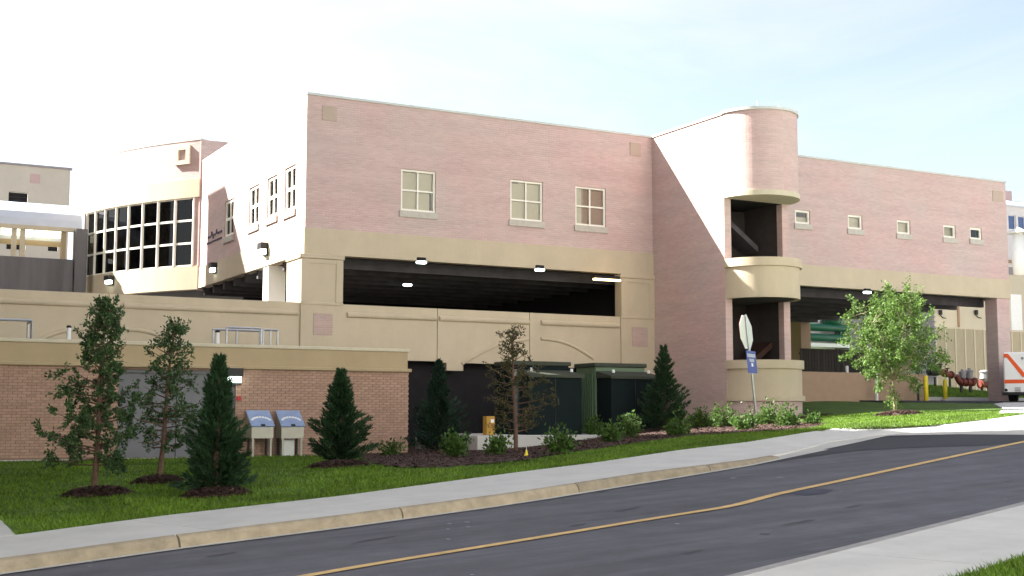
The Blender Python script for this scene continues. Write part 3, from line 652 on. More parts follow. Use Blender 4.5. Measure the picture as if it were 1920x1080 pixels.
panel(fx(203)+g_, PA0-.003, .6, fx(231), fx(557), [((fx(231, 618), ZatY(231, 618, D)), (fx(330, 642), ZatY(330, 645, D)), .12)])
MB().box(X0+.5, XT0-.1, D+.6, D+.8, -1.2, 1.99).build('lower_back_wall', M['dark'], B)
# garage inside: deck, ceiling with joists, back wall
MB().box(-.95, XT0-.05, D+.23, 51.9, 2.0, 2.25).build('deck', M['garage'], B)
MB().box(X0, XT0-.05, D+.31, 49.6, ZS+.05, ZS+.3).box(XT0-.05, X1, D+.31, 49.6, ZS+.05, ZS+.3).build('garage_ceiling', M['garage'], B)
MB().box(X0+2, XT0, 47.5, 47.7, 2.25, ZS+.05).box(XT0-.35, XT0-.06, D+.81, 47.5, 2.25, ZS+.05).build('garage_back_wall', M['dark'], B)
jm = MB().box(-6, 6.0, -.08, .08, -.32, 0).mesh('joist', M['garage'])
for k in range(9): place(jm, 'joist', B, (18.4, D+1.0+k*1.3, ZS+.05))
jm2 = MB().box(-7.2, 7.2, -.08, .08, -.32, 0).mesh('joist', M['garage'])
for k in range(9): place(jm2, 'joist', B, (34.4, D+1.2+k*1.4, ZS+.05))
# columns of the garage and of the drive-through
p0 = pX(503, 540, X0)
MB().box(X0+.0, X0+.55, p0[1], p0[1]+.55, 2.25, ZS-.003).build('column', M['wht'], B)
cx0, cx1 = XatY(1873, 650, D), XatY(1893, 650, D)
c_ = MB().bbox(cx0, X1-.01, D+.02, D+.62, .2, ZS-.002, .01).build('column', M['brick'], B)
q = pX(1502, 640, 41.0); MB().box(41.0, 41.6, q[1], q[1]+.9, .2, ZS+.04).build('column', M['brownwall'], B)
# --- stair tower
cxm, rr = (XT0+XT1)/2, (XT1-XT0)/2
def arc(r, n=49, e=0): return [(cxm-r*math.cos(PI*k/(n-1)), YT-r*math.sin(PI*k/(n-1))) for k in range(n)]
def dome(z0, z1, r): return MB().prism(arc(r)[::-1], z0, z1) if False else MB().prism(arc(r), z0, z1)
T_z = lambda y: float(pX(1360, y, XT0)[2])
zt = T_z(212); zd = T_z(371); zb1, zb0 = T_z(486), T_z(560); zc1, zc0 = T_z(676), T_z(752)
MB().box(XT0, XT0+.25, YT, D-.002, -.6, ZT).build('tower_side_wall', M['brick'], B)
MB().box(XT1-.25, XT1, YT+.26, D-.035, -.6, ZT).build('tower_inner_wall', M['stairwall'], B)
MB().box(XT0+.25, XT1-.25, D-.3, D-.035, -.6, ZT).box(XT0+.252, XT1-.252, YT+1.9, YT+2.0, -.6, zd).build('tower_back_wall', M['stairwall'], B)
dr = MB().prism([(XT0, YT)]+arc(rr)[1:-1]+[(XT1, YT), (XT1, YT+.25), (XT0+.26, YT+.25), (XT0+.26, YT)] if False else arc(rr), zd+.16, zt).build('drum', M['brick_drum'], B)
MB().prism(arc(rr+.035), zd, zd+.16).build('drum_trim', M['ledge'], dr)
MB().prism(arc(rr+.05), zt, zt+.09).build('drum_cap', M['coping'], dr)
MB().box(XT0-.04, XT1+.04, YT+.002, D-.05, ZT, ZT+.07).build('tower_coping', M['coping'], B)
MB().box(XT0+.25, XT1-.25, YT, D-.3, zd+.05, zd+.2).build('tower_ceiling', M['dark'], B)
for x_ in (XT0, XT1-.29):
    for za_, zb_ in ((zb1-.01, zd), (zc1-.01, zb0)): MB().box(x_+.002, x_+.26, YT-.004, YT+.25, za_, zb_).build('tower_post', M['brick'], B)
def balcony(z0, z1, nm):
    o_ = MB().arcwall(arc(rr-.02), .14, z0, z1-.03).build('balcony_wall', M['stucco'], B)
    MB().arcwall(arc(rr+.05), .22, z1-.26, z1).build('cornice', M['stucco'], o_)
    q_ = arc(rr-.16); MB().prism(q_+[(XT1-.28, YT+1.8), (XT0+.28, YT+1.8)], z0+.02, z0+.2).build('balcony_floor', M['garage'], o_)
    return o_
balcony(zb0, zb1, 'mid'); bl = balcony(zc0+.16, zc1, 'low')
MB().arcwall(arc(rr+.06), .22, zc0, zc0+.16).build('plinth_ledge', M['stucco'], bl)
MB().prism(arc(rr-.03), -.6, zc0).build('plinth', M['brick_drum'], B)
# stair flight seen through the lower opening
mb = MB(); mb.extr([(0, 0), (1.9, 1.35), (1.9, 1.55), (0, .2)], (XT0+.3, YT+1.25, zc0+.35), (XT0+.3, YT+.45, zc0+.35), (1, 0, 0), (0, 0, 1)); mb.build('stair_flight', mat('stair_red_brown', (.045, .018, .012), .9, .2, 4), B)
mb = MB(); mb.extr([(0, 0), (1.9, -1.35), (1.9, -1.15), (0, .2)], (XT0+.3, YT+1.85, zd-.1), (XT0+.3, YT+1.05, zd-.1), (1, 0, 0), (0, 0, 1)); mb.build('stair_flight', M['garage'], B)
for x_ in (1420, 1460):
    p_ = pY(x_, 205, 30.9); MB().tube([(p_[0], 30.9, zt+.08), (p_[0], 30.9, zt+.5)], .012, 6).build('lightning_rod', M['steel'], B)

# --- curved wing with the big window
C_px = [(380, 262), (340, 266), (300, 271), (250, 281), (200, 292), (163, 303)]
zct = float(pX(380, 262, X0)[2])
cp_ = [ray(x, y)*(zct/ray(x, y)[2]) for x, y in C_px]
qx = np.array([p[0] for p in cp_]); qy = np.array([p[1] for p in cp_]); cf = np.polyfit(qy, qx, 2)
cyv = np.linspace(46.56, 53.0, 25); curve = [(float(np.polyval(cf, y))-(float(np.polyval(cf, 46.56))-X0+.05), float(y)) for y in cyv]
W = thing('curved_wing', 'bowed brick wing with a wide dark gridded window beside the long building', 'building', (11, 50, 0))
zg1, zg0 = 8.07, 5.50; zl = 8.75; zb_ = 4.62
crv = curve[::-1]                                         # from far left to the near right corner, thickness to the left = inwards
MB().arcwall(crv, .35, zl, zct).build('brick_band', M['brick_bow'], W)
MB().arcwall([(x-.05*.8, y-.05*.6) for x, y in crv], .39, zg1, zl).build('lintel', M['stucco'], W)
MB().arcwall([(x-.03*.8, y-.03*.6) for x, y in crv], .37, zb_, zg0).build('stucco_band', M['stucco'], W)
MB().arcwall([(x-.015*.8, y-.015*.6) for x, y in crv], .38, zct, zct+.06).build('coping', M['coping'], W)
# gridded window: 8 columns, 3 rows, following the bow
s0 = .035; s1 = .955; nC = 8
def cpt(s, off=0.0):
    y = 46.56+(53.0-46.56)*s; x = float(np.interp(y, cyv, [c[0] for c in curve])); return np.array((x+off*.8, y+off*.6))
gw = thing.__call__ if False else None
mb = MB()
edges = [s0+(s1-s0)*k/nC for k in range(nC+1)]
for s in edges:
    p = cpt(s); mb.box(p[0]-.03, p[0]+.06, p[1]-.035, p[1]+.035, zg0, zg1)
zr = [zg0, zg0+.05, zg0+(zg1-zg0)/3-.04, zg0+(zg1-zg0)/3+.04, zg0+2*(zg1-zg0)/3-.04, zg0+2*(zg1-zg0)/3+.04, zg1-.05, zg1]
for a, b in ((0, 1), (2, 3), (4, 5), (6, 7)):
    for k in range(nC):
        A, Bq = cpt(edges[k]+.006), cpt(edges[k+1]-.006); mb.arcwall([Bq, A], .08, zr[a]+.001, zr[b]-.001)
gwo = mb.build('grid_window', M['white'], W)
for k in range(nC):
    A, Bq = cpt(edges[k]+.006, .05), cpt(edges[k+1]-.006, .05)
    for a, b in ((1, 2), (3, 4), (5, 6)):
        MB().add([(Bq[0], Bq[1], zr[a]), (A[0], A[1], zr[a]), (A[0], A[1], zr[b]), (Bq[0], Bq[1], zr[b])], [(0, 1, 2, 3)]).build('pane', M['tint'], gwo)
for s_a, s_b in ((0, s0-.008), (s1+.008, 1)):
    MB().arcwall([cpt(s_b), cpt(s_a)], .3, zg0, zg1).build('jamb', M['brick'], W)
# return wall to the main block, floor, roof and inside
MB().box(X0-.06, X0+.33, YS1+.004, YS1+.34, zb_-.02, zct-.002).build('corner_pilaster', M['wht'] if False else M['brick'], W)
MB().box(X0+.33, X0+6, YS1+.01, YS1+.33, ZT-.3, zct).build('return_wall', M['brick'], W)
fl = [(c[0]+.36, c[1]+.2) for c in curve][::-1]
MB().prism([(c[0]+.36, c[1]+.02) for c in curve]+[(19, 53.0), (19, 46.9)], zb_, zb_+.3).build('floor_slab', M['garage'], W)
MB().prism([(c[0]+.36, c[1]+.02) for c in curve]+[(19, 53.0), (19, 46.9)], zg1+.5, zg1+.7).build('roof', M['dark'], W)
MB().box(15.5, 15.7, 46.95, 53, zb_+.3, zg1+.5).box(9.5, 15.5, 53.02, 53.2, zb_+.3, zg1+.5).build('back_wall', mat('dim_room_wall', (.06, .045, .038), .9, .1, 1), W)
for i in range(4): MB().box(12.9+.9*(i % 2), 13.3+.9*(i % 2), 47.9+i*1.15, 48.3+i*1.15, zg1+.44, zg1+.48).build('ceiling_lamp', emis('room_lamp', (1., .62, .4), .9) if 'room_lamp' not in bpy.data.materials else bpy.data.materials['room_lamp'], W)
pr = pX(348, 292, X0); 
s_o = .11; p = cpt(s_o); A, Bq = cpt(.06), cpt(.155)
zo = float((ray(348, 292)*1.0)[2]*(p[1]/ray(348, 292)[1])); h_ = .36
orn = MB().arcwall([(Bq[0]-.07, Bq[1]-.05), (A[0]-.07, A[1]-.05)], .08, zo+h_*.55, zo+h_).arcwall([(Bq[0]-.07, Bq[1]-.05), (A[0]-.07, A[1]-.05)], .08, zo-h_, zo-h_*.55)
A2, B2 = cpt(.084), cpt(.131)
orn.arcwall([(Bq[0]-.07, Bq[1]-.05), (B2[0]-.07, B2[1]-.05)], .08, zo-h_*.55, zo+h_*.55).arcwall([(A2[0]-.07, A2[1]-.05), (A[0]-.07, A[1]-.05)], .08, zo-h_*.55, zo+h_*.55)
orn.build('square_ornament', M['ledge'], W)
# dark lettering on the side wall
lt = MB()
def stroke(x, y, wpx, hpx):
    a = pX(x, y, X0); b = pX(x+wpx, y, X0); c = pX(x, y+hpx, X0)
    lt.box(X0-.03, X0-.004, min(a[1], b[1]), max(a[1], b[1]), min(c[2], a[2]), max(c[2], a[2]))
r2 = random.Random(3)
for i in range(9): stroke(391+i*3.0, 444-i*1.5-(6 if i in (2, 5) else 0), 1.7, 8 if i in (2, 3, 5) else 4)
for i in range(11): stroke(389+i*2.6, 456-i*1.15, 1.4, 3.2)
lt.build('wall_lettering', M['text'], B)

# --- wall lights and ceiling lights
def wall_light(p, u, label, s=1.0):
    p = np.array(p, float); u = np.array(u, float); n = np.cross((0, 0, 1.), u)
    t = thing('wall_light', label, 'wall light', p, 'lit wall lights')
    def sl(mb, a0, a1, b0, b1, d0, d1):
        c = [p+u*a*s+np.array((0, 0, b*s))-n*d*s for d in (d1, d0) for b in (b0, b1) for a in (a0, a1)]
        mb.add(c, [(0, 1, 3, 2), (5, 4, 6, 7), (0, 4, 5, 1), (2, 3, 7, 6), (0, 2, 6, 4), (1, 5, 7, 3)])
    mb = MB(); sl(mb, -.2, .2, .0, .2, .0, .24); sl(mb, -.2, .2, -.2, 0, 0, .05); mb.build('housing', M['black'], t)
    mb = MB(); sl(mb, -.16, .16, -.15, -.005, .052, .2); mb.build('lens', M['lamp'], t)
    return t
p = pX(501, 468, X0); wall_light((X0-.03, p[1], p[2]), (0, -1, 0), 'rounded wall light on the sunlit stucco under the side windows')
p = pX(406, 503, X0); wall_light((X0-.03, p[1], p[2]), (0, -1, 0), 'lit wall light in the shaded corner below the dark lettering', .9)
p = cpt(.63); zz = float(ray(227, 527)[2]*p[1]/ray(227, 527)[1]); t_ = cpt(.60)-cpt(.66); t_ /= np.linalg.norm(t_)
wall_light((p[0]-.04, p[1]-.03, zz), (t_[0], t_[1], 0), 'lit wall light under the gridded window of the bowed wing', .9)
def ceil_light(x, y, z, label, m='lamp', L=.28, Wd=.16):
    t = thing('ceiling_light', label, 'ceiling light', (x, y, z), 'garage ceiling lights')
    MB().box(x-L/2+.02, x+L/2-.02, y-Wd/2+.02, y+Wd/2-.02, z, z+.10).build('housing', M['dark'], t)
    MB().bbox(x-L/2, x+L/2, y-Wd/2, y+Wd/2, z-.075, z-.002, .02).build('lens', M[m], t) if L < .6 else MB().box(x-L/2, x+L/2, y-Wd/2, y+Wd/2, z-.06, z-.002).build('lens', M[m], t)
def ceil_at(px, py, z): d = ray(px, py); return d*z/d[2]
for (px, py, lab, mm, L) in [(790, 494, 'left of the two lamps nearest the garage opening edge', 'lamp', .28), (1012, 508, 'lamp right of centre under the garage ceiling', 'lamp', .28), (764, 536, 'faint greenish lamp deep inside the garage', 'lamp', .28), (1138, 527, 'warm yellow strip light near the right pier of the garage', 'lampw', 1.0)]:
    p = ceil_at(px, py, ZS-.32); ceil_light(p[0], p[1], ZS-.25, lab, mm, L, .16 if L < .6 else .12)
p = ceil_at(1626, 549, ZS-.3); ceil_light(p[0], p[1], ZS-.25, 'round lamp under the drive-through canopy above the young tree', 'lamp')

# ------------------------------------------------------------------ low brick building in front
LY = 31.0
LX1 = XatY(766, 760, LY); LX0 = -.95
L_ = thing('brick_outbuilding', 'low flat roofed orange brick building with ochre stucco parapet and grey door', 'building', (6, LY, -1.0))
zbase = ZatY(380, 860, LY); zbk = ZatY(383, 691, LY); zcap = ZatY(380, 646, LY); zf = zbase-.5
dx0, dx1 = XatY(221, 780, LY), XatY(441, 780, LY); dz1 = ZatY(330, 694, LY)
MB().wall((LX0, LY+.012, zf), (1, 0, 0), LX1-LX0-.012, zbk-zf, .3, [(dx0-LX0, dx1-LX0, zbase-zf+.04, dz1-zf)]).box(LX1-.3, LX1-.012, LY+.32, D-.1, zf, zbk).build('mortar_wall', M['mortar'], L_)
# bricks one by one on the front, in running bond
bw_, bh_, mo_ = .205, .066, .011
bmsh = {}
def brick_mesh(wd):
    k = round(wd, 3)
    if k not in bmsh:
        mb = MB(); mb.add([(0, 0, 0), (k, 0, 0), (k, 0, bh_-mo_), (0, 0, bh_-mo_), (0, .02, 0), (k, .02, 0), (k, .02, bh_-mo_), (0, .02, bh_-mo_)], [(0, 1, 2, 3), (1, 5, 6, 2), (4, 0, 3, 7), (3, 2, 6, 7), (4, 5, 1, 0)])
        bmsh[k] = mb.mesh('brick', M['brick_piece'])
    return bmsh[k]
rows = int((zbk-zbase-.03)/bh_); cand = []
for r_ in range(rows):
    z = zbk-(r_+1)*bh_+.003; x = max(LX0, 1.2)-(bw_/2 if r_ % 2 else 0)
    while x < LX1:
        xa, xb = x, min(x+bw_-mo_, LX1); x += bw_
        segs = [(xa, xb)]
        if z < dz1-.005:
            segs = [(xa, min(xb, dx0)), (max(xa, dx1), xb)] if not (dx0 < xa and xb < dx1) else []
        for sa, sb in segs:
            if sb-sa > .03: cand.append((sa, sb, z))
cx_ = XatY(620, 760, LY)
cand.sort(key=lambda c: abs(c[0]-cx_)+abs(c[2]-.6)*2.5)
mass = MB()
for i, (sa, sb, z) in enumerate(cand):
    dy = rnd.uniform(-.003, .003)
    if i < 300: place(brick_mesh(sb-sa), 'brick', L_, (sa, LY+dy-.002, z))
    else: mass.add([(sa, LY+dy, z), (sb, LY+dy, z), (sb, LY+dy, z+bh_-mo_), (sa, LY+dy, z+bh_-mo_), (sa, LY+.02, z), (sb, LY+.02, z), (sb, LY+.02, z+bh_-mo_), (sa, LY+.02, z+bh_-mo_)], [(0, 1, 2, 3), (1, 5, 6, 2), (4, 0, 3, 7), (3, 2, 6, 7), (4, 5, 1, 0)])
mass.build('bricks', M['brick_mass'], L_, kind='stuff')
MB().box(LX0, LX1-.05, LY-.03, D-.05, zbk+.09, zcap-.06).build('parapet', M['stucco_low'], L_)
MB().bbox(LX0, LX1+.05, LY-.09, LY+.25, zbk, zbk+.088, .015).build('ledge', M['stucco_low'], L_)
MB().bbox(LX0, LX1+.0, LY-.07, LY+.3, zcap-.058, zcap+.03, .015).build('parapet_cap', M['ledge'], L_)
MB().box(LX0, LX1-.06, LY+.3, D-.06, zcap-.07+.012, zcap-.03).build('roof', M['oldconc'], L_)
MB().box(max(LX0, 1), LX1+.05, LY-.06, LY+.011, zf, zbase+.035).build('base_strip', M['conc'], L_)
dr_ = MB().box(dx0+.07, dx1-.07, LY+.17, LY+.21, zbase+.04, dz1-.07).build('door', M['greymetal'], L_)
mb = MB().box(dx0+.002, dx0+.07, LY+.08, LY+.24, zbase+.042, dz1-.002).box(dx1-.07, dx1-.002, LY+.08, LY+.24, zbase+.042, dz1-.002).box(dx0+.07, dx1-.07, LY+.08, LY+.24, dz1-.07, dz1-.002); mb.build('door_frame', M['greymetal'], dr_)
xm_ = (dx0+dx1)/2; MB().box(xm_-.008, xm_+.008, LY+.155, LY+.172, zbase+.05, dz1-.08).build('door_seam', M['black'], dr_)
MB().bbox(xm_+.05, xm_+.09, LY+.12, LY+.168, zbase+.95, zbase+1.2, .008).build('handle', M['steel'], dr_)
p = pY(436, 706, LY); wall_light((p[0], LY-.004, p[2]), (1, 0, 0), 'square lit wall light on the orange brick beside the grey door', 1.0)
p = pY(447, 747, LY); MB().lathe((p[0], LY-.06, p[2]), [(.02, -.05), (.045, -.03), (.045, .03), (.02, .05)], 10)
tag(MB().box(p[0]-.05, p[0]+.05, LY-.07, LY-.005, p[2]-.05, p[2]+.05).build('alarm_bell', M['red']), 'small dark red alarm on the orange brick above the left console', 'alarm')
# roof furniture
RZ = zcap-.03
def rail(pts, label):
    t = thing('guard_rail', label, 'guard rail', (pts[0][0], pts[0][1], RZ), None)
    return t
def rail_frame(t, A, Bp, ztop, posts=2, mid=False):
    MB().tube([(A[0], A[1], ztop), (Bp[0], Bp[1], ztop)], .03, 8).build('top_rail', M['steel'], t)
    for k in range(posts):
        f_ = k/(posts-1); x, y = A[0]+(Bp[0]-A[0])*f_, A[1]+(Bp[1]-A[1])*f_
        MB().tube([(x, y, RZ), (x, y, ztop)], .028, 8).build('post', M['steel'], t)
ya = 32.0
t = thing('guard_rail', 'galvanized roof guard rail cut off at the left edge of the view', 'guard rail', (XatY(60, 620, ya), ya, RZ))
rail_frame(t, (XatY(-40, 600, ya), ya), (XatY(60, 600, ya), ya), ZatY(30, 600, ya), 2); rail_frame(t, (XatY(60, 600, ya), ya), (XatY(60, 600, ya)+.05, ya+1.0), ZatY(60, 601, ya), 2)
t = thing('guard_rail', 'galvanized guard rail cage round a roof hatch on the low building', 'guard rail', (XatY(470, 620, ya), ya, RZ))
zr_ = ZatY(455, 615, ya); xa, xb, xc = XatY(425, 615, ya), XatY(490, 615, ya), XatY(523, 618, ya)
rail_frame(t, (xa, ya), (xb, ya), zr_, 2); rail_frame(t, (xa-.1, ya+.9), (xb+.25, ya+.9), zr_, 3); rail_frame(t, (xb+.08, ya+.1), (xc, ya+.1), zr_-.02, 3)
MB().tube([(xa, ya+.2, RZ+.06), (xb, ya+.2, RZ+.08)], .05, 8).build('hatch_pipe', mat('maroon_pipe', (.10, .02, .05), .6, .2, 5), t)
for px, y0, y1, lab in ((129, 610, 640, 'white vent pipe on the roof behind the tallest left tree'), (408, 619, 650, 'white vent pipe on the roof beside the hatch rail')):
    x = XatY(px, 625, 32.3); z1 = ZatY(px, y0, 32.3); t = thing('vent_pipe', lab, 'vent pipe', (x, 32.3, RZ), 'roof vent pipes')
    MB().tube([(x, 32.3, RZ-.01), (x, 32.3, z1-.06)], .055, 10).build('pipe', M['wht'], t); MB().lathe((x, 32.3, z1-.06), [(.06, 0), (.065, .03), (.04, .06)], 10).build('cap', M['black'], t)
# consoles on legs by the wall
def console(px0, px1, label):
    y0 = LY-.55; xa, xb = XatY(px0, 800, y0), XatY(px1, 800, y0); gz_ = gz((xa+xb)/2, y0)
    t = thing('console_box', label, 'console', ((xa+xb)/2, y0, gz_), 'blue topped console boxes by the brick wall')
    zl_, zh_ = ZatY(px1-25, 800, y0), ZatY(px1-25, 778, y0)+.07; zb2 = ZatY(px1-25, 822, y0)
    mb = MB(); mb.extr([(0, zb2), (0, zl_), (.45, zh_), (.45, zb2)], (xa, y0, 0), (xb, y0, 0), (0, 1, 0), (0, 0, 1)); mb.build('case', M['stain'], t)
    sl = np.array((0, .45, zh_-zl_)); sl = sl/np.linalg.norm(sl); nn = np.array((0, -sl[2], sl[1])); Lh = math.hypot(.45, zh_-zl_)
    mb = MB(); o_ = np.array((xa-.02, y0, zl_))+nn*.004
    pl = lambda mb, a0, a1, b0, b1, h0, h1: mb.add([np.array((xa, y0, zl_))+np.array((1, 0, 0))*a+sl*b+nn*h for h in (h0, h1) for b in (b0, b1) for a in (a0, a1)], [(1, 0, 2, 3), (4, 5, 7, 6), (0, 1, 5, 4), (2, 6, 7, 3), (0, 4, 6, 2), (1, 3, 7, 5)])
    Wd = xb-xa
    pl(mb, -.02, Wd+.02, -.02, Lh+.02, .004, .04); lid = mb.build('lid', M['padblue'], t)
    mb = MB()
    for k in range(9):
        an = PI*(.12+.76*k/8); cx, cy = Wd/2-math.cos(an)*.24, Lh*.28+math.sin(an)*.16
        pl(mb, cx-.028, cx+.028, cy-.03, cy+.03, .041, .046)
    mb.build('emblem_arc', M['wht'], lid)
    mb = MB(); pl(mb, Wd/2-.05, Wd/2+.05, -.03, .03, .041, .06); mb.build('latch', M['black'], lid)
    for ax, ay in ((xa+.05, y0+.05), (xb-.05, y0+.05), (xa+.05, y0+.4), (xb-.05, y0+.4)): MB().box(ax-.025, ax+.025, ay-.025, ay+.025, gz_-.1, zb2-.002).build('leg', M['stain'] if ay < y0+.2 else M['black'], t)
    return t, xa, xb, y0, gz_
console(472, 513, 'left blue topped console box, nearest the grey door')
_, xa, xb, y0, g0 = console(528, 570, 'right blue topped console box with a pale cabinet between its legs')
tag(MB().bbox(xa+.1, xa+.4, y0+.18, y0+.38, g0-.02, g0+.42, .01).build('small_cabinet', M['alum']), 'small pale cabinet standing under the right console', 'cabinet')

# ------------------------------------------------------------------ transformers on their pad
PZt = ZatY(1000, 816, 29.6)
padx0, padx1 = XatY(895, 830, 29.5), 21.6
MB().bbox(padx0, padx1, 29.5, 33.4, -1.4, PZt, .02).build('transformer_pad', M['conc'], None, label='low pale concrete pad and wall under the green transformers', category='concrete pad')
def transformer(xa, xb, label, sidemat):
    t = thing('transformer', label, 'transformer', ((xa+xb)/2, 30.4, PZt), 'green transformer cabinets')
    yf, yb = 30.0, 31.8; zt_ = PZt+2.02; zh = PZt+1.72
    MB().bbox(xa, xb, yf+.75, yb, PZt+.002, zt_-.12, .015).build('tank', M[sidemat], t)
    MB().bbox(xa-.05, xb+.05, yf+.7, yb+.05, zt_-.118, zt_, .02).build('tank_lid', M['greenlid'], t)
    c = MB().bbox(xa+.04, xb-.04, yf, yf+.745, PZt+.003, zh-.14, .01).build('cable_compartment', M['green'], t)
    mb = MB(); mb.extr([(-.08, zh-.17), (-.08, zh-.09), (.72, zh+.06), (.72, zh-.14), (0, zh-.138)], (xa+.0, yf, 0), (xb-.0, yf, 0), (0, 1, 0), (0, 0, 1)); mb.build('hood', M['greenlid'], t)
    MB().box((xa+xb)/2-.008, (xa+xb)/2+.008, yf-.012, yf-.001, PZt+.05, zh-.2).build('door_seam', M['black'], c)
    MB().bbox((xa+xb)/2+.05, (xa+xb)/2+.09, yf-.05, yf-.002, PZt+.8, PZt+1.0, .008).build('handle', M['greenlid'], c)
    fin = MB().box(-.035, 0, -.02, .02, PZt+.25, zt_-.3)
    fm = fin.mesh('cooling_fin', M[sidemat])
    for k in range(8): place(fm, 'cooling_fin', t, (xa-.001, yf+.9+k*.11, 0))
    for k in range(2): MB().lathe((xa+.25+k*(xb-xa-.5), yf+.2, zh+.0), [(.04, 0), (.045, .06), (.03, .09)], 8).build('lifting_bolt', M['wht'], t)
    return t
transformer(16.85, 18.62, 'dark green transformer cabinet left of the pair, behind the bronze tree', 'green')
transformer(19.5, 21.2, 'green transformer cabinet with side coloured pale as if sunlit, right of the pair', 'greenlit')
x = XatY(917, 795, 30.2); t = thing('marker_post', 'short ochre utility box standing on the pad left of the transformers', 'utility box', (x, 30.2, PZt))
MB().bbox(x-.13, x+.13, 30.1, 30.32, PZt+.001, PZt+.5, .012).build('body', M['ochre'], t); MB().box(x+.0, x+.09, 30.088, 30.099, PZt+.33, PZt+.42).build('notice', M['wht'], t)
p = onG(987, 858); t = thing('marker_flag', 'small yellow marker stuck in the mulch by the bronze tree', 'marker', p)
MB().lathe(p, [(.05, -.03), (.045, .03), (.025, .09), (.012, .14)], 8).build('cone', M['yel'], t); MB().tube([p+(0, 0, .12), p+(0, 0, .2)], .008, 6).build('stake', M['steel'], t)

# ------------------------------------------------------------------ left background: concrete wall, covered walkway, beige building
CY = 52.0
tag(MB().bbox(2.6, 8.72, CY, CY+.3, 2.2, ZatY(70, 483, CY), .02).build('concrete_wall', M['oldconc']), 'stained grey concrete wall below the white vaulted walkway', 'wall')
tag(MB().box(8.75, 9.2, CY-.1, CY+.5, 2.2, ZatY(155, 430, CY)).build('corner_post', M['oldconc']), 'grey concrete post between the walkway and the bowed wing', 'post')
K = thing('covered_walkway', 'covered walkway with white barrel vault roof and cream posts', 'walkway', (5, 54, 5))
ze = ZatY(80, 424, CY+.3); zv = ze+1.15; y0, y1 = CY+.3, CY+4.3
pf = []
for k in range(13): q = PI*k/12; pf.append(((y0+y1)/2-(y1-y0)/2*math.cos(q), ze+math.sin(q)*1.15))
pin = [(a+(.08 if a < (y0+y1)/2 else -.08), b-.06) for a, b in pf]
mb = MB(); mb.extr(pf+pin[::-1], (2.6, 0, 0), (9.05, 0, 0), (0, 1, 0), (0, 0, 1)); mb.build('vault_roof', M['roofw'], K)
MB().box(2.6, 9.05, y0-.05, y0+.08, ze-.16, ze-.002).build('eave_beam', M['ledge'], K)
for px in (26, 42, 119, 142): 
    x = XatY(px, 455, CY+.4); MB().box(x-.09, x+.09, CY+.35, CY+.5, 5.5, ze-.162).build('post', M['ledge'] if px != 119 else M['stucco_low'], K)
MB().box(2.6, 9.0, y1-.2, y1-.05, ze-.3, ze-.1).build('back_beam', M['stucco_low'], K)
for k, (pa, pb) in enumerate(((2, 24), (28, 62), (66, 120))):
    for q in (0, 1):
        xa, xb = XatY(pa, 432, y1-.4), XatY(pb, 432, y1-.4); z = ZatY(60, 431+q*9, y1-.4); MB().box(xa, xb, y1-.5, y1-.4, z-.08, z+.08).build('strip_light', M['lampy'], K)
MB().box(2.6, 8.7, CY+.31, y1, 5.2, 5.4).build('walk_floor', M['oldconc'], K)
BY = 78.0
G_ = thing('beige_building', 'plain beige building with one dark window rising behind the walkway', 'building', (2, BY, 2))
bx1 = XatY(131, 350, BY); bz = ZatY(66, 313, BY)
wins = [(16, 360, 53, 384), (12, 452, 49, 468), (90, 456, 110, 471)]; hs = []
for a, b, c, d in wins: hs.append((XatY(a, (b+d)/2, BY)+20, XatY(c, (b+d)/2, BY)+20, ZatY((a+c)/2, d, BY)-2, ZatY((a+c)/2, b, BY)-2))
M['beigegrey'] = mat('grey_beige_stucco', (.46, .425, .37), .9, .06, 1, .1, 150)
MB().wall((-20, BY, 2), (1, 0, 0), bx1+20, bz-2, .3, hs).box(bx1-.3, bx1-.001, BY+.3, BY+12, 2, bz).build('wall', M['beigegrey'], G_)
for h in hs:
    f = MB().box(h[0]-20+.02, h[1]-20-.02, BY+.2, BY+.24, h[2]+2+.02, h[3]+2-.02).build('window', M['dark'], G_)
    mb = MB()
    for k in range(4): zz = h[2]+2+.03+(h[3]-h[2]-.1)*k/3; mb.box(h[0]-20+.02, h[1]-20-.02, BY+.17, BY+.198, zz, zz+.035)
    mb.build('louvre_bar', M['black'], f)
MB().box(-20, bx1+.1, BY-.1, BY+.3, bz, bz+.12).build('roof_edge', M['greyl'], G_)
x_ = XatY(66, 335, BY); zz = ZatY(66, 335, BY); MB().box(x_-.27, x_+.27, BY-.03, BY+.02, zz-.27, zz+.27).build('pink_panel', M['pinkpatch'], G_)
# off to the left: unseen block, added and sized to shade the street
S_ = thing('added_shade_block', 'tall unseen block added beyond the left edge to shade the street', 'building', (-18, 20, -1))
wl = MB().box(-13, -1.2, 12, 38.2, -2.5, 26).box(-13, -1.2, 38.201, 47.1, -2.5, 21.3).build('wall', M['beige'], S_)
for k in range(5):
    for j in range(5): MB().box(-1.195, -1.15, 13.5+j*5.0, 16+j*5.0, 1+k*3.8, 2.9+k*3.8).build('window', M['dark'], S_)
S3 = thing('added_bounce_building', 'long unseen cream building added behind the viewer to bounce sunlight', 'building', (15, -22, -2))  # unseen building added to bounce sunlight onto the shaded facade
MB().box(-50, 90, -32, -15, -3, 22).build('wall', mat('cream_render', (.68, .67, .66), .9, .05, 1), S3)
for k in range(4):
    for j in range(22): MB().box(-45+j*6, -43+j*6, -14.995, -14.95, 1+k*4, 3+k*4).build('window', M['dark'], S3)
S2 = thing('added_shade_shaft', 'slim unseen concrete shaft added beyond the left edge to shade the side wall', 'building', (-6, 52.5, 2))  # unseen shaft, added and sized to cast the side wall's shadow patch
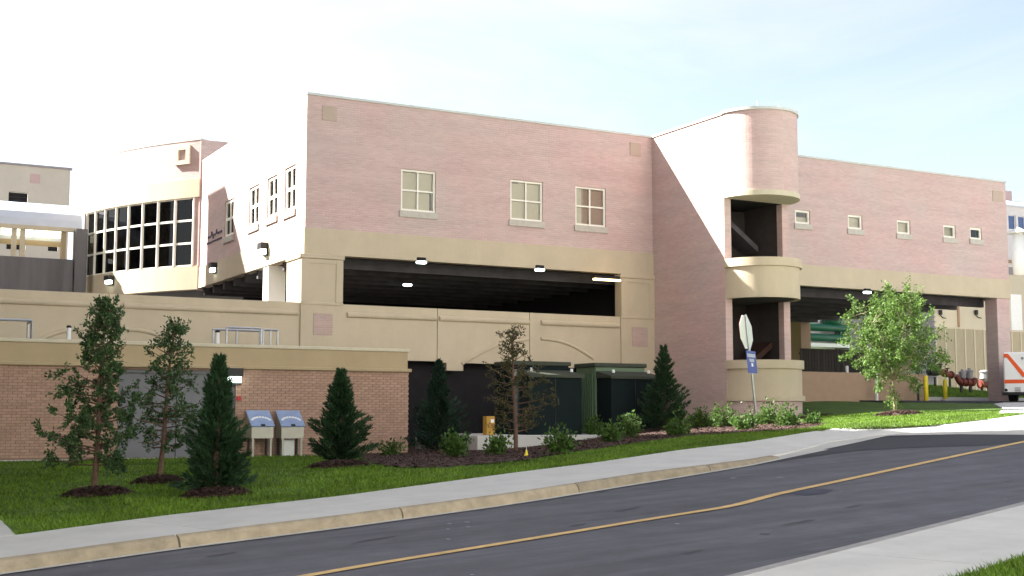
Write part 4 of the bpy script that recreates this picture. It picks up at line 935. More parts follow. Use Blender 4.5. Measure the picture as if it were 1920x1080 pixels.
MB().box(-9, 2.37, 52.5, 54.6, 1, 18.7).build('shaft', M['oldconc'], S2); MB().box(-9.1, 2.4, 52.4, 54.7, 18.7, 18.8).build('cap', M['coping'], S2)

# ------------------------------------------------------------------ right background
# bank of grass and paved lane under and behind the drive-through
mb = MB(); gxs = np.linspace(27.3, 60, 16); gys = np.linspace(36.6, 56.5, 12)
for Y in gys:
    for X in gxs: mb.v.append((X, Y, .60+max(0, (Y-37.2))*.115*(1 if X < 48 else max(.2, 1-(X-48)*.13))))
for j in range(11):
    for i in range(15): mb.f.append((j*16+i, j*16+i+1, (j+1)*16+i+1, (j+1)*16+i)); mb.m.append(0)
mb.build('grass_bank', M['grass'], smooth=True, kind='structure')
def bankz(X, Y): return .60+max(0, (Y-37.2))*.115*(1 if X < 48 else max(.2, 1-(X-48)*.13))
lane = [(34.0, 33.2), (38.3, 32.2), (43, 30.5), (70, 30), (70, 36.2), (38.35, 36.2), (38.3, 35.9), (34.0, 35.4)]
mb = MB(); mb.prism(lane, [gz(x, y)-.2 if x < 50 else .3 for x, y in lane], [max(gz(x, y)+.05, .32) if x < 50 else .62 for x, y in lane]); mb.build('drive_lane', M['asphalt2'], kind='structure')
mb = MB(); mb.box(38.4, 70, 36.22, 36.5, .2, .74).build('lane_kerb', M['conc'], kind='structure')
dv = [onG(1906, 780)[:2], onG(1846, 769.5)[:2]]
drv = [(24.9, 21.3), (30, 25.5), (34.4, 29.6), (37.5, 31.8), (43, 30.4), (60, 29.9), (60, 18), (40, 10), (24, 15)]
mb = MB(); zt_ = [max(gz(x, y)+.03, -.1) for x, y in drv]
mb.prism(drv, [z-.3 for z in zt_], zt_); 
mb.build('driveway', M['conc'], kind='structure')
# low brown wall
wx0, wx1 = 28.0, XatY(1735, 730, 36.0)
tag(MB().bbox(wx0, wx1, 36.0, 36.25, .2, ZatY(1620, 699, 36.0), .015).build('low_wall', M['brownwall']), 'low brown stucco wall behind the young bright tree', 'wall')
# dark slat fence
SF = thing('slat_fence', 'dark vertical slat screen above the low brown wall', 'fence', (36, 42, 1))
sy = 42.0; sx0, sx1 = XatY(1500, 670, sy), XatY(1640, 670, sy); szt = ZatY(1560, 655, sy)
sm = MB().box(-.07, .07, -.012, .012, .9, szt).mesh('slat', M['slat']); nS = int((sx1-sx0)/.16)
for k in range(nS): place(sm, 'slat', SF, (sx0+.08+k*.16, sy, 0))
for z in (1.2, szt-.25): MB().box(sx0, sx1, sy+.013, sy+.06, z, z+.08).build('rail', M['slat'], SF)
x = XatY(1588, 690, 38.5); tag(MB().tube([(x, 38.5, .7), (x, 38.5, ZatY(1588, 686, 38.5))], .06, 8).build('white_post', M['wht']), 'short white post showing above the low brown wall', 'post')
# standpipes at the wall and bollards
p = pY(1644, 750, 35.7); tag(MB().tube([(p[0], 35.7, .3), (p[0], 35.7, ZatY(1644, 700, 35.7))], .055, 8).build('grey_downpipe', M['alum']), 'grey pipe against the low brown wall left of the trunk', 'pipe')
p = pY(1722, 750, 35.5); z1 = ZatY(1722, 728, 35.5); tag(MB().tube([(p[0], 35.5, .3), (p[0], 35.5, z1), (p[0]+.12, 35.5, z1+.12), (p[0]+.26, 35.5, z1+.14)], .045, 8).build('vent_pipe_bent', M['black']), 'black bent vent pipe by the yellow bollard', 'pipe')
def bollard(px, ytop, ybot, Y, label):
    p = pY(px, ybot, Y); z1 = ZatY(px, ytop, Y)
    t = thing('bollard', label, 'bollard', p, 'yellow bollards at the drive lane'); r_ = .085
    MB().lathe((p[0], p[1], 0), [(r_, p[2]-.15), (r_, z1-.07), (r_*.8, z1-.025), (r_*.4, z1)], 14).build('post', M['yel'], t, smooth=True)
    MB().lathe((p[0], p[1], 0), [(r_+.05, p[2]-.15), (r_+.05, p[2]+.025), (r_+.02, p[2]+.04)], 14).build('footing', M['conc'], t)
bollard(1737, 704, 757, 34.6, 'nearer tall yellow bollard at the end of the low brown wall')
bollard(1773, 711, 750, 36.0, 'farther yellow bollard on the grass edge of the drive lane')
# beige sheet metal fence
FF = thing('sheet_metal_fence', 'tall beige ribbed sheet metal fence behind the valves', 'fence', (60, 56.5, 2))
fy = 56.5; f0 = XatY(1640, 660, fy); f1 = XatY(1990, 660, fy); zt_ = ZatY(1800, 617, fy); pw = .84
prof = []
for k in range(8):
    a = k*pw/8; prof += [(a, 0), (a+.035, -.03), (a+.07, -.03), (a+.1, 0)]
mb = MB(); zlo = 1.4
for i in range(len(prof)-1):
    a, b = prof[i], prof[i+1]; mb.add([(a[0], a[1], zlo), (b[0], b[1], zlo), (b[0], b[1], zt_), (a[0], a[1], zt_)], [(0, 1, 2, 3)])
pmesh = mb.mesh('panel', M['beigem']); bmesh_ = MB().box(-.05, .05, -.075, -.032, zlo, zt_+.02).mesh('batten', M['farbeige'])
k = 0; x = f0
while x < f1: place(pmesh, 'panel', FF, (x, fy, 0)); place(bmesh_, 'batten', FF, (x+pw-.005, fy, 0)); x += pw+.01
MB().box(f0, f1, fy-.06, fy+.05, zt_+.021, zt_+.10).build('top_rail', M['farbeige'], FF)
# plant equipment with green pipes
py_ = 51.0
CH = thing('chiller_plant', 'white and grey cooling plant with two fat green pipes seen under the canopy', 'machinery', (46, py_, 1.5))
X_at = lambda px: XatY(px, 620, py_); Z_at = lambda y, px=1540: ZatY(px, y, py_)
MB().box(X_at(1500), X_at(1580), py_+.6, py_+2.0, 1.0, Z_at(586)+1.5).build('housing', M['alum'], CH)
for a, b, c, d, mm in ((1526, 592, 1546, 622, 'greyl'), (1549, 590, 1558, 625, 'wht'), (1512, 592, 1524, 628, 'wht')): MB().box(X_at(a), X_at(b), py_+.45, py_+.59, Z_at(d), Z_at(c and b and 590)).build('panel', M[mm], CH)
for yy in (614, 633): MB().tube([(X_at(1502), py_, Z_at(yy)), (X_at(1512), py_-.1, Z_at(yy)), (X_at(1590), py_-.1, Z_at(yy))], .2, 12).build('pipe', M['pipegreen'], CH, smooth=True)
MB().tube([(X_at(1573), py_-.1, Z_at(600)), (X_at(1573), py_-.1, Z_at(648))], .1, 8).build('riser', M['pipegreen'], CH)
MB().lathe((X_at(1562), py_+.1, Z_at(612)), [(.1, 0), (.45, .15), (.45, .5), (.2, .75), (.2, 1.2)], 12).build('vessel', M['pipegreen'], CH, smooth=True)
MB().box(X_at(1505), X_at(1590), py_-.3, py_+.4, Z_at(651), Z_at(644)).build('trough', M['wht'], CH)
LV = thing('louvred_enclosure', 'grey louvred enclosure behind the young bright tree', 'enclosure', (50, py_, 1.5))
lx0, lx1 = X_at(1582), X_at(1755); MB().box(lx0, lx1, py_+.1, py_+2, 1.0, 7.2).build('body', M['greyl'], LV)
mb = MB().extr([(0, 0), (-.12, -.05), (-.12, -.09), (0, -.04)], (0, 0, 0), (lx1-lx0, 0, 0), (0, 1, 0), (0, 0, 1)); lm = mb.mesh('louvre', M['greyl'])
for k in range(18): place(lm, 'louvre', LV, (lx0, py_+.099, 2.2+k*.28))
# valves on the grass bank
def valve(px, ybot, Y, kind, label):
    p = pY(px, ybot, Y); x, y, z = p; z = bankz(x, y)
    t = thing('valve_assembly', label, 'valve', (x, y, z), 'red valve assemblies on the grass bank')
    def flange(fx, fz, rr_): MB().tube([(x+fx-.025, y, z+fz), (x+fx+.025, y, z+fz)], rr_, 12).build('flange', M['rust'], t)
    if kind == 0:
        MB().tube([(x-.75, y, z+.72), (x-.68, y, z+.72), (x-.15, y, z+.72)], [.12, .20, .20], 12).build('strainer', M['black'], t)
        MB().tube([(x-.149, y, z+.72), (x+.2, y, z+.70), (x+.45, y, z+.62), (x+.95, y, z+.58)], [.12, .13, .15, .13], 12).build('body', M['rust'], t)
        for a, b in ((-.12, .72), (.3, .67), (.8, .59)): flange(a, b, .19)
        MB().lathe((x+.05, y, z+.84), [(.06, 0), (.1, .06), (.1, .22), (.16, .23), (.16, .27), (.03, .3)], 10).build('actuator', M['black'], t)
        MB().lathe((x+.55, y, z+.74), [(.04, 0), (.04, .14), (.13, .15), (.13, .18)], 10).build('handwheel', M['rust'], t)
        for a in (-.3, .7): MB().box(x+a-.04, x+a+.04, y-.04, y+.04, z-.1, z+.47).build('leg', M['black'], t)
    elif kind == 1:
        MB().tube([(x-.62, y, z+.78), (x-.52, y, z+.62), (x-.4, y, z+.5), (x+.45, y, z+.46), (x+.58, y, z+.56), (x+.62, y, z+.66)], [.12, .13, .16, .16, .14, .12], 12).build('body', M['rust'], t)
        for a in (-.28, .0, .34): flange(a, .48, .2)
        for a, hh in ((-.2, .0), (.24, .06)): MB().lathe((x+a, y, z+.62), [(.09, 0), (.15, .06), (.16, .26+hh), (.19, .28+hh), (.19, .32+hh), (.08, .38+hh), (.07, .44+hh)], 12).build('actuator', M['greyl'], t)
        for a in (-.3, .28): MB().box(x+a-.05, x+a+.05, y-.05, y+.05, z-.1, z+.34).build('leg', M['black'], t)
    else:
        MB().tube([(x-.4, y, z+.7), (x+.5, y, z+.72)], .17, 12).build('body', M['rust'], t)
        for a in (-.3, .3): flange(a, .71, .23)
        MB().lathe((x, y, z+.86), [(.12, 0), (.18, .1), (.24, .14), (.2, .44), (.26, .48), (.22, .54), (.08, .6)], 12).build('actuator', M['greyl'], t)
        for a in (-.2, .3): MB().box(x+a-.05, x+a+.05, y-.05, y+.05, z-.1, z+.55).build('leg', M['black'], t)
valve(1762, 726, 44.0, 0, 'valve assembly with black strainer, leftmost and beside the farther bollard')
valve(1812, 739, 41.0, 1, 'valve assembly with two grey drums on a rusty red pipe')
valve(1846, 718, 46.5, 2, 'valve assembly with one pale drum next to the canopy column')
# far building on the right
RY = 66.0
RB = thing('far_building', 'white building with blue windows and sloping white roof at the right edge', 'building', (70, RY, 1))
rx0 = XatY(1690, 500, RY); rx1 = XatY(2080, 500, RY); zl1 = ZatY(1890, 500, RY); zu1 = ZatY(1900, 388, RY)
hw = [(1892, 403, 1906, 430), (1910, 405, 1924, 431), (1930, 406, 1946, 432)]; hs = []
for a, b, c, d in hw: hs.append((XatY(a, 417, RY)-rx0, XatY(c, 417, RY)-rx0, ZatY((a+c)/2, d, RY)-zl1, ZatY((a+c)/2, b, RY)-zl1))
MB().box(rx0, rx1, RY, RY+.3, .5, zl1-.6).build('lower_wall', M['farbeige'], RB)
MB().wall((rx0, RY+.05, zl1), (1, 0, 0), rx1-rx0, zu1-zl1, .25, hs).build('upper_wall', M['far'], RB)
MB().box(rx0, rx1, RY+.1, RY+.3, zl1-.6, zl1-.002).build('dark_band', M['greyl'], RB)
MB().box(rx0, rx1, RY-.15, RY+.1, zl1+.3, zl1+.5).build('brown_ledge', M['brownwall'], RB)
gb = mat('blue_window', (.03, .07, .2), .15, .1, 2, spec=.6)
for h in hs:
    f = MB().box(rx0+h[0]+.05, rx0+h[1]-.05, RY+.18, RY+.22, zl1+h[2]+.05, zl1+h[3]-.05).build('window', gb, RB)
xa_, xb_ = XatY(1884, 385, RY), XatY(1990, 400, RY); za_, zm_ = ZatY(1888, 378, RY), ZatY(1925, 362, RY)
mb = MB(); mb.extr([(0, zu1), (3, zu1+1.1), (3, zu1+1.2), (-.3, zu1+.1), (-.3, zu1)], (rx0, RY, 0), (rx1, RY, 0), (0, 1, 0), (0, 0, 1)); mb.build('roof', M['roofw'], RB)
x_ = XatY(1893, 364, RY+3); MB().box(x_-1.2, x_+.5, RY+3.2, RY+5, zu1+.8, ZatY(1893, 358, RY+3.2)).build('roof_unit', M['pinkpatch'], RB)
for a in (1760, 1827):
    x_ = XatY(a, 590, RY); z_ = ZatY(a, 588, RY); t = thing('flood_light', 'small black flood light on the beige wall, '+('left' if a < 1800 else 'right')+' of the two', 'light', (x_, RY-.05, z_), 'flood lights on the far wall')
    MB().bbox(x_-.10, x_+.10, RY-.3, RY-.06, z_-.1, z_+.25, .03).build('housing', M['black'], t); MB().tube([(x_, RY-.12, z_-.1), (x_+.3, RY-.12, z_-.3), (x_+.6, RY-.12, z_-.32)], .035, 6).build('conduit', M['black'], t)
x_ = XatY(1796, 590, RY); MB().box(x_-.08, x_+.08, RY-.1, RY-.002, 3, zl1-.7).build('downpipe', M['brownwall'], RB)
MB().box(XatY(1894, 590, RY), XatY(1914, 590, RY), RY-.12, RY-.003, ZatY(1900, 624, RY), ZatY(1900, 552, RY)).build('white_panel', M['wht'], RB)
vx = XatY(1909, 450, RY-2); VT = thing('vent_stack', 'white roof vent with wide conical hood by the far building', 'vent', (vx, RY-2, 5))
zc = ZatY(1909, 434, RY-2); MB().lathe((vx, RY-2, 0), [(.42, zl1-.9), (.5, zl1+.3), (.36, zc-.15)], 14).build('stack', M['wht'], VT, smooth=True); MB().lathe((vx, RY-2, 0), [(.8, zc-.15), (.78, zc-.08), (.1, zc+.3)], 14).build('hood', M['alum'], VT)
# ambulance standing on the lane, tail towards us, cut by the right edge of the view
q_ = ray(1883, 745); q_ = q_*47.0/(q_@_f); az_ = max(gz(q_[0], q_[1])+.05, .32)
A_ = thing('ambulance', 'white ambulance with orange stripes standing beside the canopy column', 'ambulance', (0, 0, 0)); mpx = 47.0/F*1.02
lx = lambda px: (px-1883)*mpx
lz = lambda py: (779-py)*47.0/F-az_
bd = MB().bbox(0, 1.95, 0, 3.0, .24, lz(660), .05).build('box_body', M['wht'], A_)
cab = MB().extr([(0, .3), (2.0, .3), (2.0, .95), (1.2, 1.05), (.7, 1.6), (0, 1.65)], (.1, 3.02, 0), (1.85, 3.02, 0), (0, 1, 0), (0, 0, 1)).build('cab', M['wht'], A_)
MB().box(.085, .098, 3.3, 3.8, 1.02, 1.5).build('cab_window', M['dark'], cab)
def astripe(poly):
    vs = [(lx(x), -.012, lz(y)) for x, y in poly]
    n = len(vs); return MB().add(vs+[(a, -.001, c) for a, b, c in vs], [tuple(range(n)), tuple(range(n, 2*n))[::-1]]+[((i+1) % n, i, n+i, n+(i+1) % n) for i in range(n)])
astripe([(1884.5, 663), (1892.5, 663), (1920, 700), (1950, 700), (1950, 707), (1916, 707), (1890, 670), (1884.5, 670)]).build('stripe', M['orange'], bd)
astripe([(1884, 711.5), (1970, 711.5), (1970, 718.5), (1884, 718.5)]).build('stripe', M['orange'], bd)
mb = MB()
for k in range(5): mb.box(lx(1902), lx(1912), -.02, -.002, lz(738-k*2.6), lz(736.6-k*2.6))
mb.build('vent_grille', M['greyl'], bd)
MB().tube([(lx(1887), -.05, lz(731)), (lx(1887), -.002, lz(731))], .055, 12).build('tail_lamp', M['black'], bd)
MB().tube([(lx(1917), -.03, lz(672)), (lx(1917), -.002, lz(672))], .05, 12).build('upper_lamp', M['greyl'], bd)
MB().bbox(-.03, 1.98, -.2, -.004, .22, .34, .02).build('bumper', M['black'], A_)
for wx in (.05, 1.62):
    for wy in (.8, 4.2):
        w_ = MB().tube([(wx, wy, .33), (wx+.27, wy, .33)], .33, 20).build('wheel', M['tyre'], A_); MB().tube([(wx-.012, wy, .33), (wx+.02, wy, .33)], .18, 14).build('rim', M['alum'], w_)
A_.location = (q_[0], q_[1], az_); A_.rotation_euler = (0, 0, math.radians(-60))

# ------------------------------------------------------------------ stop sign with the blue notice
sb = onG(1419, 792); 
ud = np.array((.865, .502, 0)); nd = np.array((.502, -.865, 0))       # plate along, towards us
top = ray(1398, 590)*((sb@_f)/1.0); lean = top-sb; lean = np.array((lean[0], lean[1], lean[2]))
SG = thing('street_sign', 'leaning sign post with the back of a stop sign and a blue notice', 'sign', sb)
MB().tube([sb-lean*.06, sb+lean], .032, 8).build('post', M['steel'], SG)
def plate(c, pts, d0, d1): 
    vs = [c+ud*a+lu*b+nd*d for d in (d1, d0) for a, b in pts]; n = len(pts)
    return MB().add(vs, [tuple(range(n)), tuple(range(n, 2*n))[::-1]]+[((i+1) % n, i, n+i, n+(i+1) % n) for i in range(n)])
lu = lean/np.linalg.norm(lean); scale_ = (sb@_f)/F
Rr = 31.5*scale_/math.cos(PI/8); cO = sb+lean*((792-623)/202.)
oc = [(Rr*math.cos(PI/8+k*PI/4), Rr*math.sin(PI/8+k*PI/4)) for k in range(8)]
plate(cO, oc, -.040, -.034).build('octagon_back', M['alum'], SG); plate(cO, oc, -.047, -.041).build('octagon_front', M['red'], SG)
cB = sb+lean*((792-679)/202.); hw_, hh_ = 24*scale_, 21*scale_
bs = plate(cB, [(-hw_, -hh_), (hw_, -hh_), (hw_, hh_), (-hw_, hh_)], .034, .042).build('blue_notice', M['blue'], SG)
tx = MB()
def word(n, yc, hgt, total):
    cw = total/n
    for k in range(n):
        x0 = -total/2+k*cw; c = cB+ud*x0+lu*yc+nd*.046
        lw = cw*.78
        for a0, a1, b0, b1 in ((0, .3, -1, 1), (.7, 1, -1, 1), (.3, .7, [.55, -.2, -1][k % 3], [1, .25, -.5][k % 3])):
            vs = [c+ud*lw*a+lu*hgt/2*b for a, b in ((a0, b0), (a1, b0), (a1, b1), (a0, b1))]; tx.add(vs, [(0, 1, 2, 3)])
word(8, hh_*.58, hh_*.30, hw_*1.7); word(5, hh_*.14, hh_*.28, hw_*1.0)
tx.add([cB+ud*a*hw_+lu*b*hh_+nd*.046 for a, b in ((-.2, -.40), (.2, -.40), (.2, -.1), (-.2, -.1))], [(0, 1, 2, 3)])
tx.build('lettering', M['wht'], bs)

# ------------------------------------------------------------------ plants
def leaves(P, Dn, L, Wd, droop=0.0):
    """rhombic leaf quads at P along directions Dn"""
    n = len(P); R_ = rng.normal(0, 1, (n, 3)); s = np.cross(Dn, R_); s /= np.linalg.norm(s, axis=1)[:, None]+1e-9
    L = np.broadcast_to(L, n)[:, None]; Wd = np.broadcast_to(Wd, n)[:, None]
    V = np.stack([P, P+Dn*L*.5+s*Wd, P+Dn*L, P+Dn*L*.5-s*Wd], 1).reshape(-1, 3); return V
def unit(v): return v/(np.linalg.norm(v, axis=-1, keepdims=True)+1e-9)
def tree_thing(name, label, cat, base, group): return thing(name, label, cat, base, group)
def crown(V, m, t, name='crown'):
    return rawmesh(name, V-np.array(t.location), np.arange(len(V)).reshape(-1, 4), m, t, quads=True)
def conifer(px, ytop, ybot, halfw, label, m='conifer', n_br=150, dens=110, base=None, tip=1.0, low=.04):
    p = onG(px, ybot) if base is None else np.array(base, float); sc = (p@_f)/F; Ht = (ybot-ytop)*sc; Rm = halfw*sc
    t = tree_thing('conifer', label, 'tree', p, 'dense young conifers by the building')
    MB().tube([p-(0, 0, .1), p+(0, 0, Ht*.5), p+(0, 0, Ht*.97)], [.05, .03, .006], 7).build('trunk', M['bark'], t)
    Vs = []; br = MB()
    for i in range(n_br):
        f_ = (i+rng.uniform(0, 1))/n_br; h = Ht*(low+(1-low)*f_**.92); prof = (1-f_)**1.02*1.12*(.72+.28*min(1, f_/.10))
        ln = Rm*prof*(rng.uniform(.55, .98) if i % 4 else rng.uniform(1.05, 1.42))+.05; az = i*2.39996+rng.normal(0, .3)
        up = .42+.75*f_+rng.normal(0, .16); d = unit(np.array([math.cos(az), math.sin(az), up*.9]))
        b0 = p+np.array([0, 0, max(0.03, h-ln*.62*up)])
        if i % 3 == 0: br.tube([b0, b0+d*ln*.8], [.012, .004], 4, False)
        k = max(10, int(dens*(.3+ln/Rm))); u = rng.uniform(.15, 1, k)**.8
        off = rng.normal(0, 1, (k, 3))*(ln*.105*(1.06-u)[:, None]+.006); P = b0+d*(ln*u)[:, None]+off
        P[:, 2] = np.maximum(P[:, 2], p[2]+.02)
        out = unit(d*1.15+rng.normal(0, .33, (k, 3))+np.array([0, 0, .30])); Vs.append(leaves(P, out, rng.uniform(.05, .13, k)*tip, rng.uniform(.007, .015, k)*tip))
    br.build('branches', M['bark'], t, kind='stuff'); crown(np.concatenate(Vs), M[m], t); return t
def cypress(px, ytop, ybot, halfw, label, m, n_br, dens, clear, grp='young feathery trees', lean=0.0, base=None, lw=1.0):
    p = onG(px, ybot) if base is None else np.array(base, float); sc = (p@_f)/F; Ht = (ybot-ytop)*sc; Rm = halfw*sc
    t = tree_thing('young_tree', label, 'tree', p, grp)
    rx = np.array(_r); top = p+np.array([0, 0, Ht])+rx*lean*sc
    ax = lambda f_: p+(top-p)*f_+rx*math.sin(f_*7)*.015
    MB().tube([ax(-.03)]+[ax(k/8) for k in range(9)], [.045]+[.042*(1-k/8)**.8+.006 for k in range(9)], 8).build('trunk', M['bark'], t)
    Vs = []; br = MB()
    for i in range(n_br):
        f_ = clear+(1-clear)*((i+rng.uniform(0, 1))/n_br); g = (f_-clear)/(1-clear)
        prof = (min(1, .62+g*1.6))*(1-g)**.72; ln = Rm*prof*rng.uniform(.55, 1.2)+.08; az = i*2.39996+rng.normal(0, .4)
        up = .10+.55*g+rng.normal(0, .15); d = unit(np.array([math.cos(az), math.sin(az), up])); b0 = ax(f_)
        sag = np.array([0, 0, .16*ln]); e = b0+d*ln; mid = b0+d*ln*.5-sag*.3
        br.tube([b0, mid, e], [.013, .008, .003], 4, False)
        nt_ = max(3, int(ln*9))                               # twigs in clumps along the branch
        for q in range(nt_):
            u = rng.uniform(.22, 1.02); c = b0*(1-u)**2+2*mid*u*(1-u)+e*u*u
            td = unit(d*.5+rng.normal(0, .6, 3)+np.array([0, 0, .1])); tl = rng.uniform(.08, .24)
            k = int(dens*rng.uniform(.4, 1.3)); s = rng.uniform(0, 1, k)
            P = c+td*(tl*s)[:, None]+rng.normal(0, .022, (k, 3)); out = unit(td+rng.normal(0, .8, (k, 3))-np.array([0, 0, .15]))
            Vs.append(leaves(P, out, rng.uniform(.03, .075, k), rng.uniform(.006, .013, k)*lw))
    br.build('branches', M['bark'], t, kind='stuff'); crown(np.concatenate(Vs), M[m], t); return t
def mulch_ring(px, py, rpx, label, sq=None):
    c = onG(px, py); sc = (c@_f)/F; R_ = rpx*sc
    n = 40; mb = MB(); vs = [(c[0], c[1], gz(c[0], c[1])+.10)]
    ph = rng.uniform(0, 6)
    for ri, (rf, z) in enumerate(((.4, .10), (.75, .07), (1, .0))):
        for k in range(n):
            q = 2*PI*k/n; w_ = R_*rf*(1+.06*math.sin(3*q+ph)+.04*math.sin(7*q)); X, Y = c[0]+w_*math.cos(q), c[1]+w_*math.sin(q); vs.append((X, Y, gz(X, Y)+z+rnd.uniform(0, .02)))
    fs = [(0, 1+k, 1+(k+1) % n) for k in range(n)]
    for ri in range(2):
        for k in range(n): fs.append((1+ri*n+k, 1+(ri+1)*n+k, 1+(ri+1)*n+(k+1) % n, 1+ri*n+(k+1) % n))
    mb.add(vs, fs); o = mb.build('mulch_ring', M['mulch'], kind='stuff', label=label)
    k = 3500; q = rng.uniform(0, 2*PI, k); rr_ = R_*np.sqrt(rng.uniform(0, 1.12, k)); X, Y = c[0]+rr_*np.cos(q), c[1]+rr_*np.sin(q)
    zz = H(X, Y)+np.interp(rr_/R_, [0, .4, .75, 1, 1.1], [.11, .11, .08, .015, .01])+rng.uniform(0, .02, k)
    chips('mulch_chips', np.c_[X, Y, zz], .024, kind='stuff'); return c, R_
rings = []
for a in ((182, 929, 62, 'mulch'), (297, 906, 48, 'mulch'), (405, 930, 62, 'mulch'), (636, 876, 58, 'mulch'), (1684, 779, 44, 'mulch')): rings.append(mulch_ring(*a))
cypress(175, 572, 927, 112, 'tallest thin feathery tree at the left, in front of the orange brick', 'cypress', 80, 44, .14, lean=12, lw=1.7)
cypress(297, 612, 904, 82, 'smaller thin feathery tree in front of the grey door', 'cypress', 60, 34, .2, lean=22, lw=1.6)
cypress(967, 618, 850, 78, 'sparse bronze leaved young tree in front of the left transformer', 'brownleaf', 50, 26, .17, lean=-6, lw=1.3)
conifer(405, 672, 928, 66, 'dense dark conifer left of the consoles, in its own mulch ring', 'conifer', 170, 120)
conifer(637, 696, 872, 62, 'dense cone shaped conifer right of the consoles on the lawn', 'conifer', 170, 120)
conifer(822, 678, 852, 58, 'dark blue green conifer at the corner of the low brick building', 'conifer2', 160, 120)
conifer(1246, 650, 806, 54, 'dark conifer in front of the stair tower side wall', 'conifer', 160, 120)
# light green vase shaped tree on the island
def vase(px, ytop, ybot, halfw, label):
    p = onG(px, ybot); sc = (p@_f)/F; Ht = (ybot-ytop)*sc; Rm = halfw*sc
    t = tree_thing('street_tree', label, 'tree', p, None); tr = MB(); Vs = []
    fork = p+np.array([-.03, 0, Ht*.27]); tr.tube([p-(0, 0, .1), p+(0.02, 0, Ht*.1), fork], [.06, .05, .042], 9); tr.build('trunk', M['bark2'], t)
    br = MB(); tips = []
    for i in range(19):
        az = i*2.39996; sp = .22+1.05*((i+.5)/19)**.8; ln = Ht*(.70-.24*sp)*rng.uniform(.88, 1.06)
        d = unit(np.array([math.cos(az)*sp, math.sin(az)*sp, 1.0])); e = fork+d*ln; mid = fork+d*ln*.5+np.array([math.cos(az), math.sin(az), 0])*.14
        br.tube([fork, mid, e], [.022, .014, .004], 5, False)
        for u in np.linspace(.12, 1, 14): tips.append(fork*(1-u)**2+2*mid*u*(1-u)+e*u*u)
    tips = np.array(tips); cc = p+np.array([0, 0, Ht*.615]); cr = np.array([Rm*1.0, Rm*1.0, Ht*.40])
    for q in range(560):                                      # twigs fill an uneven crown
        v = unit(rng.normal(0, 1, 3))*rng.uniform(.25, 1.0)**.55
        lob = 1+.16*math.sin(3*math.atan2(v[1], v[0])+2*v[2])+.10*math.sin(7*v[0]+5*v[2]); c = cc+v*cr*lob*(1-.22*max(0, -v[2])*0)
        if v[2] < -.35: c[:2] = cc[:2]+(c[:2]-cc[:2])*(1.25+.3*v[2])
        n0 = tips[np.argmin(((tips-c)**2).sum(1))]; td = unit(c-n0+np.array([0, 0, .05])); tl = rng.uniform(.10, .24)
        if q % 2 == 0: br.tube([n0, c], [.006, .002], 3, False)
        k = int(rng.uniform(16, 46)); s_ = rng.uniform(-.8, 1.1, k); P = c+td*(tl*s_)[:, None]+rng.normal(0, .042, (k, 3))
        out = unit(td*.6+rng.normal(0, .8, (k, 3))-np.array([0, 0, .2])); Vs.append(leaves(P, out, rng.uniform(.055, .105, k), rng.uniform(.014, .028, k)))
    for q in range(14):                                       # suckers at the foot of the trunk
        k = 14; c = p+np.array([rng.normal(0, .06), rng.normal(0, .06), rng.uniform(.1, .55)]); P = c+rng.normal(0, .07, (k, 3)); Vs.append(leaves(P, unit(rng.normal(0, 1, (k, 3))), rng.uniform(.05, .09, k), .018))
    br.build('branches', M['bark2'], t, kind='stuff'); crown(np.concatenate(Vs), M['zelkova'], t); return t
vase(1678, 545, 776, 84, 'young vase shaped light green tree on the sunlit grass island')
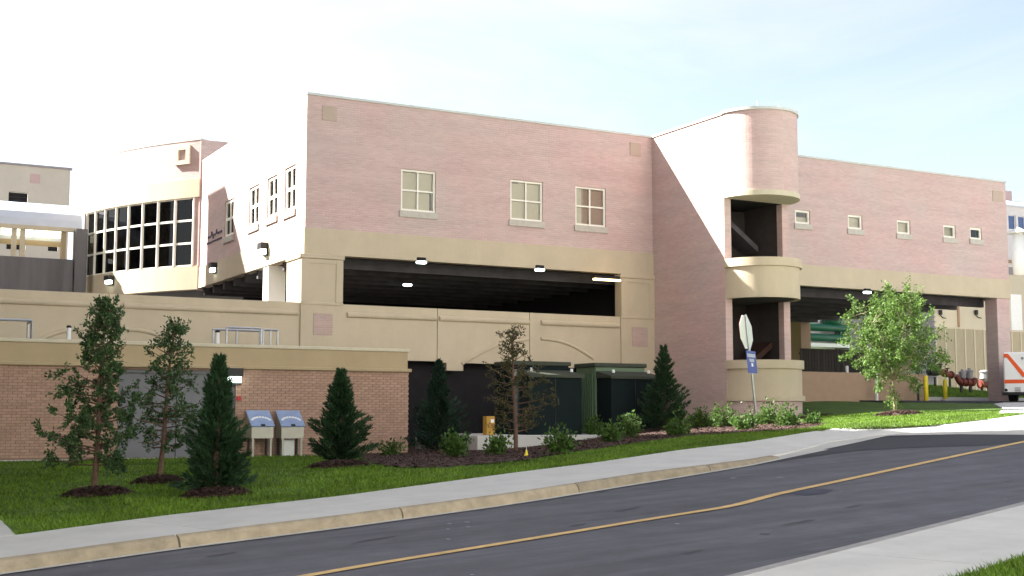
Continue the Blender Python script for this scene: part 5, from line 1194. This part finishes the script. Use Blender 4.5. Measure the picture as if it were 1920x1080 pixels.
def shrub(px, py, wpx, hpx, label, loose=1.0, n=1.0):
    p = onG(px, py); sc = (p@_f)/F; Wd, Hh = wpx*sc/2, hpx*sc
    t = tree_thing('shrub', label, 'shrub', p, 'shrubs in the mulch bed'); st = MB(); Vs = []
    for i in range(int(17*n)):
        az = rng.uniform(0, 2*PI); sp = rng.uniform(.1, 1)**.7; e = p+np.array([math.cos(az)*Wd*sp, math.sin(az)*Wd*sp, Hh*rng.uniform(.35, 1.10)*(1-.4*sp**2)])
        m_ = p+(e-p)*.5+np.array([0, 0, .05]); st.tube([p, m_, e], [.010, .007, .003], 4, False)
        k = int(34*loose); u = rng.uniform(.3, 1.03, k); P = p+(e-p)*u[:, None]+rng.normal(0, .04+.03*loose, (k, 3)); P[:, 2] = np.maximum(P[:, 2], p[2]+.03)
        out = unit((e-p)[None]/np.linalg.norm(e-p)*.6+rng.normal(0, .7, (k, 3))+np.array([0, 0, .25])); Vs.append(leaves(P, out, rng.uniform(.06, .11, k), rng.uniform(.018, .032, k)))
    st.build('stems', M['bark'], t, kind='stuff'); crown(np.concatenate(Vs), M['shrub'], t, 'foliage')
SH = [(730, 857, 56, 36, 'thin shrub against the right end of the orange brick wall', .6), (853, 860, 58, 46, 'shrub at the foot of the blue green conifer', 1), (934, 856, 46, 42, 'dark shrub in front of the pad wall corner', .8),
      (1046, 853, 60, 52, 'bushy shrub right of the bronze tree', 1), (1108, 822, 54, 42, 'shrub in front of the left transformer door', 1), (1150, 832, 46, 38, 'shrub between the two transformers', 1), (1183, 822, 54, 46, 'shrub in front of the right transformer', 1),
      (1268, 820, 56, 42, 'low shrub at the foot of the dark tower conifer', 1), (1313, 804, 46, 46, 'bright shrub right of the tower conifer', 1), (1352, 803, 50, 44, 'shrub left of the leaning sign post', 1), (1398, 808, 52, 40, 'front shrub just left of the sign post foot', 1),
      (1440, 798, 52, 46, 'bright shrub just right of the sign post', 1), (1478, 801, 52, 40, 'dark shrub below the round stair balcony', 1), (1524, 797, 22, 18, 'tiny bright sprout at the tip of the mulch bed', .7)]
for a in SH: shrub(*a)
# grass blades over the lawn, kept off the mulch rings
kp = np.ones(len(lawn_pts), bool)
kp &= ~inpoly(lawn_pts, drv) & ~inpoly(lawn_pts, lane)
for c, R_ in rings: kp &= np.hypot(lawn_pts[:, 0]-c[0], lawn_pts[:, 1]-c[1]) > R_*.95
blades('grass', lawn_pts[kp], .05, .011, kind='stuff')
n_ = 60000; a_ = rng.uniform(4, 20, n_); b_ = NVB-.03-rng.uniform(0, 1, n_)**1.5*3.0; X_, Y_ = a_*RA[0]+b_*RH[0], a_*RA[1]+b_*RH[1]
blades('verge_grass', np.c_[X_, Y_, PZ(X_, Y_)+.078], .055, .007, kind='stuff')
n_ = 30000; X_ = rng.uniform(38, 48, n_); Y_ = rng.uniform(36.7, 50, n_); blades('bank_grass', np.c_[X_, Y_, [bankz(a, b)-.01 for a, b in zip(X_, Y_)]], .08, .016, kind='stuff')
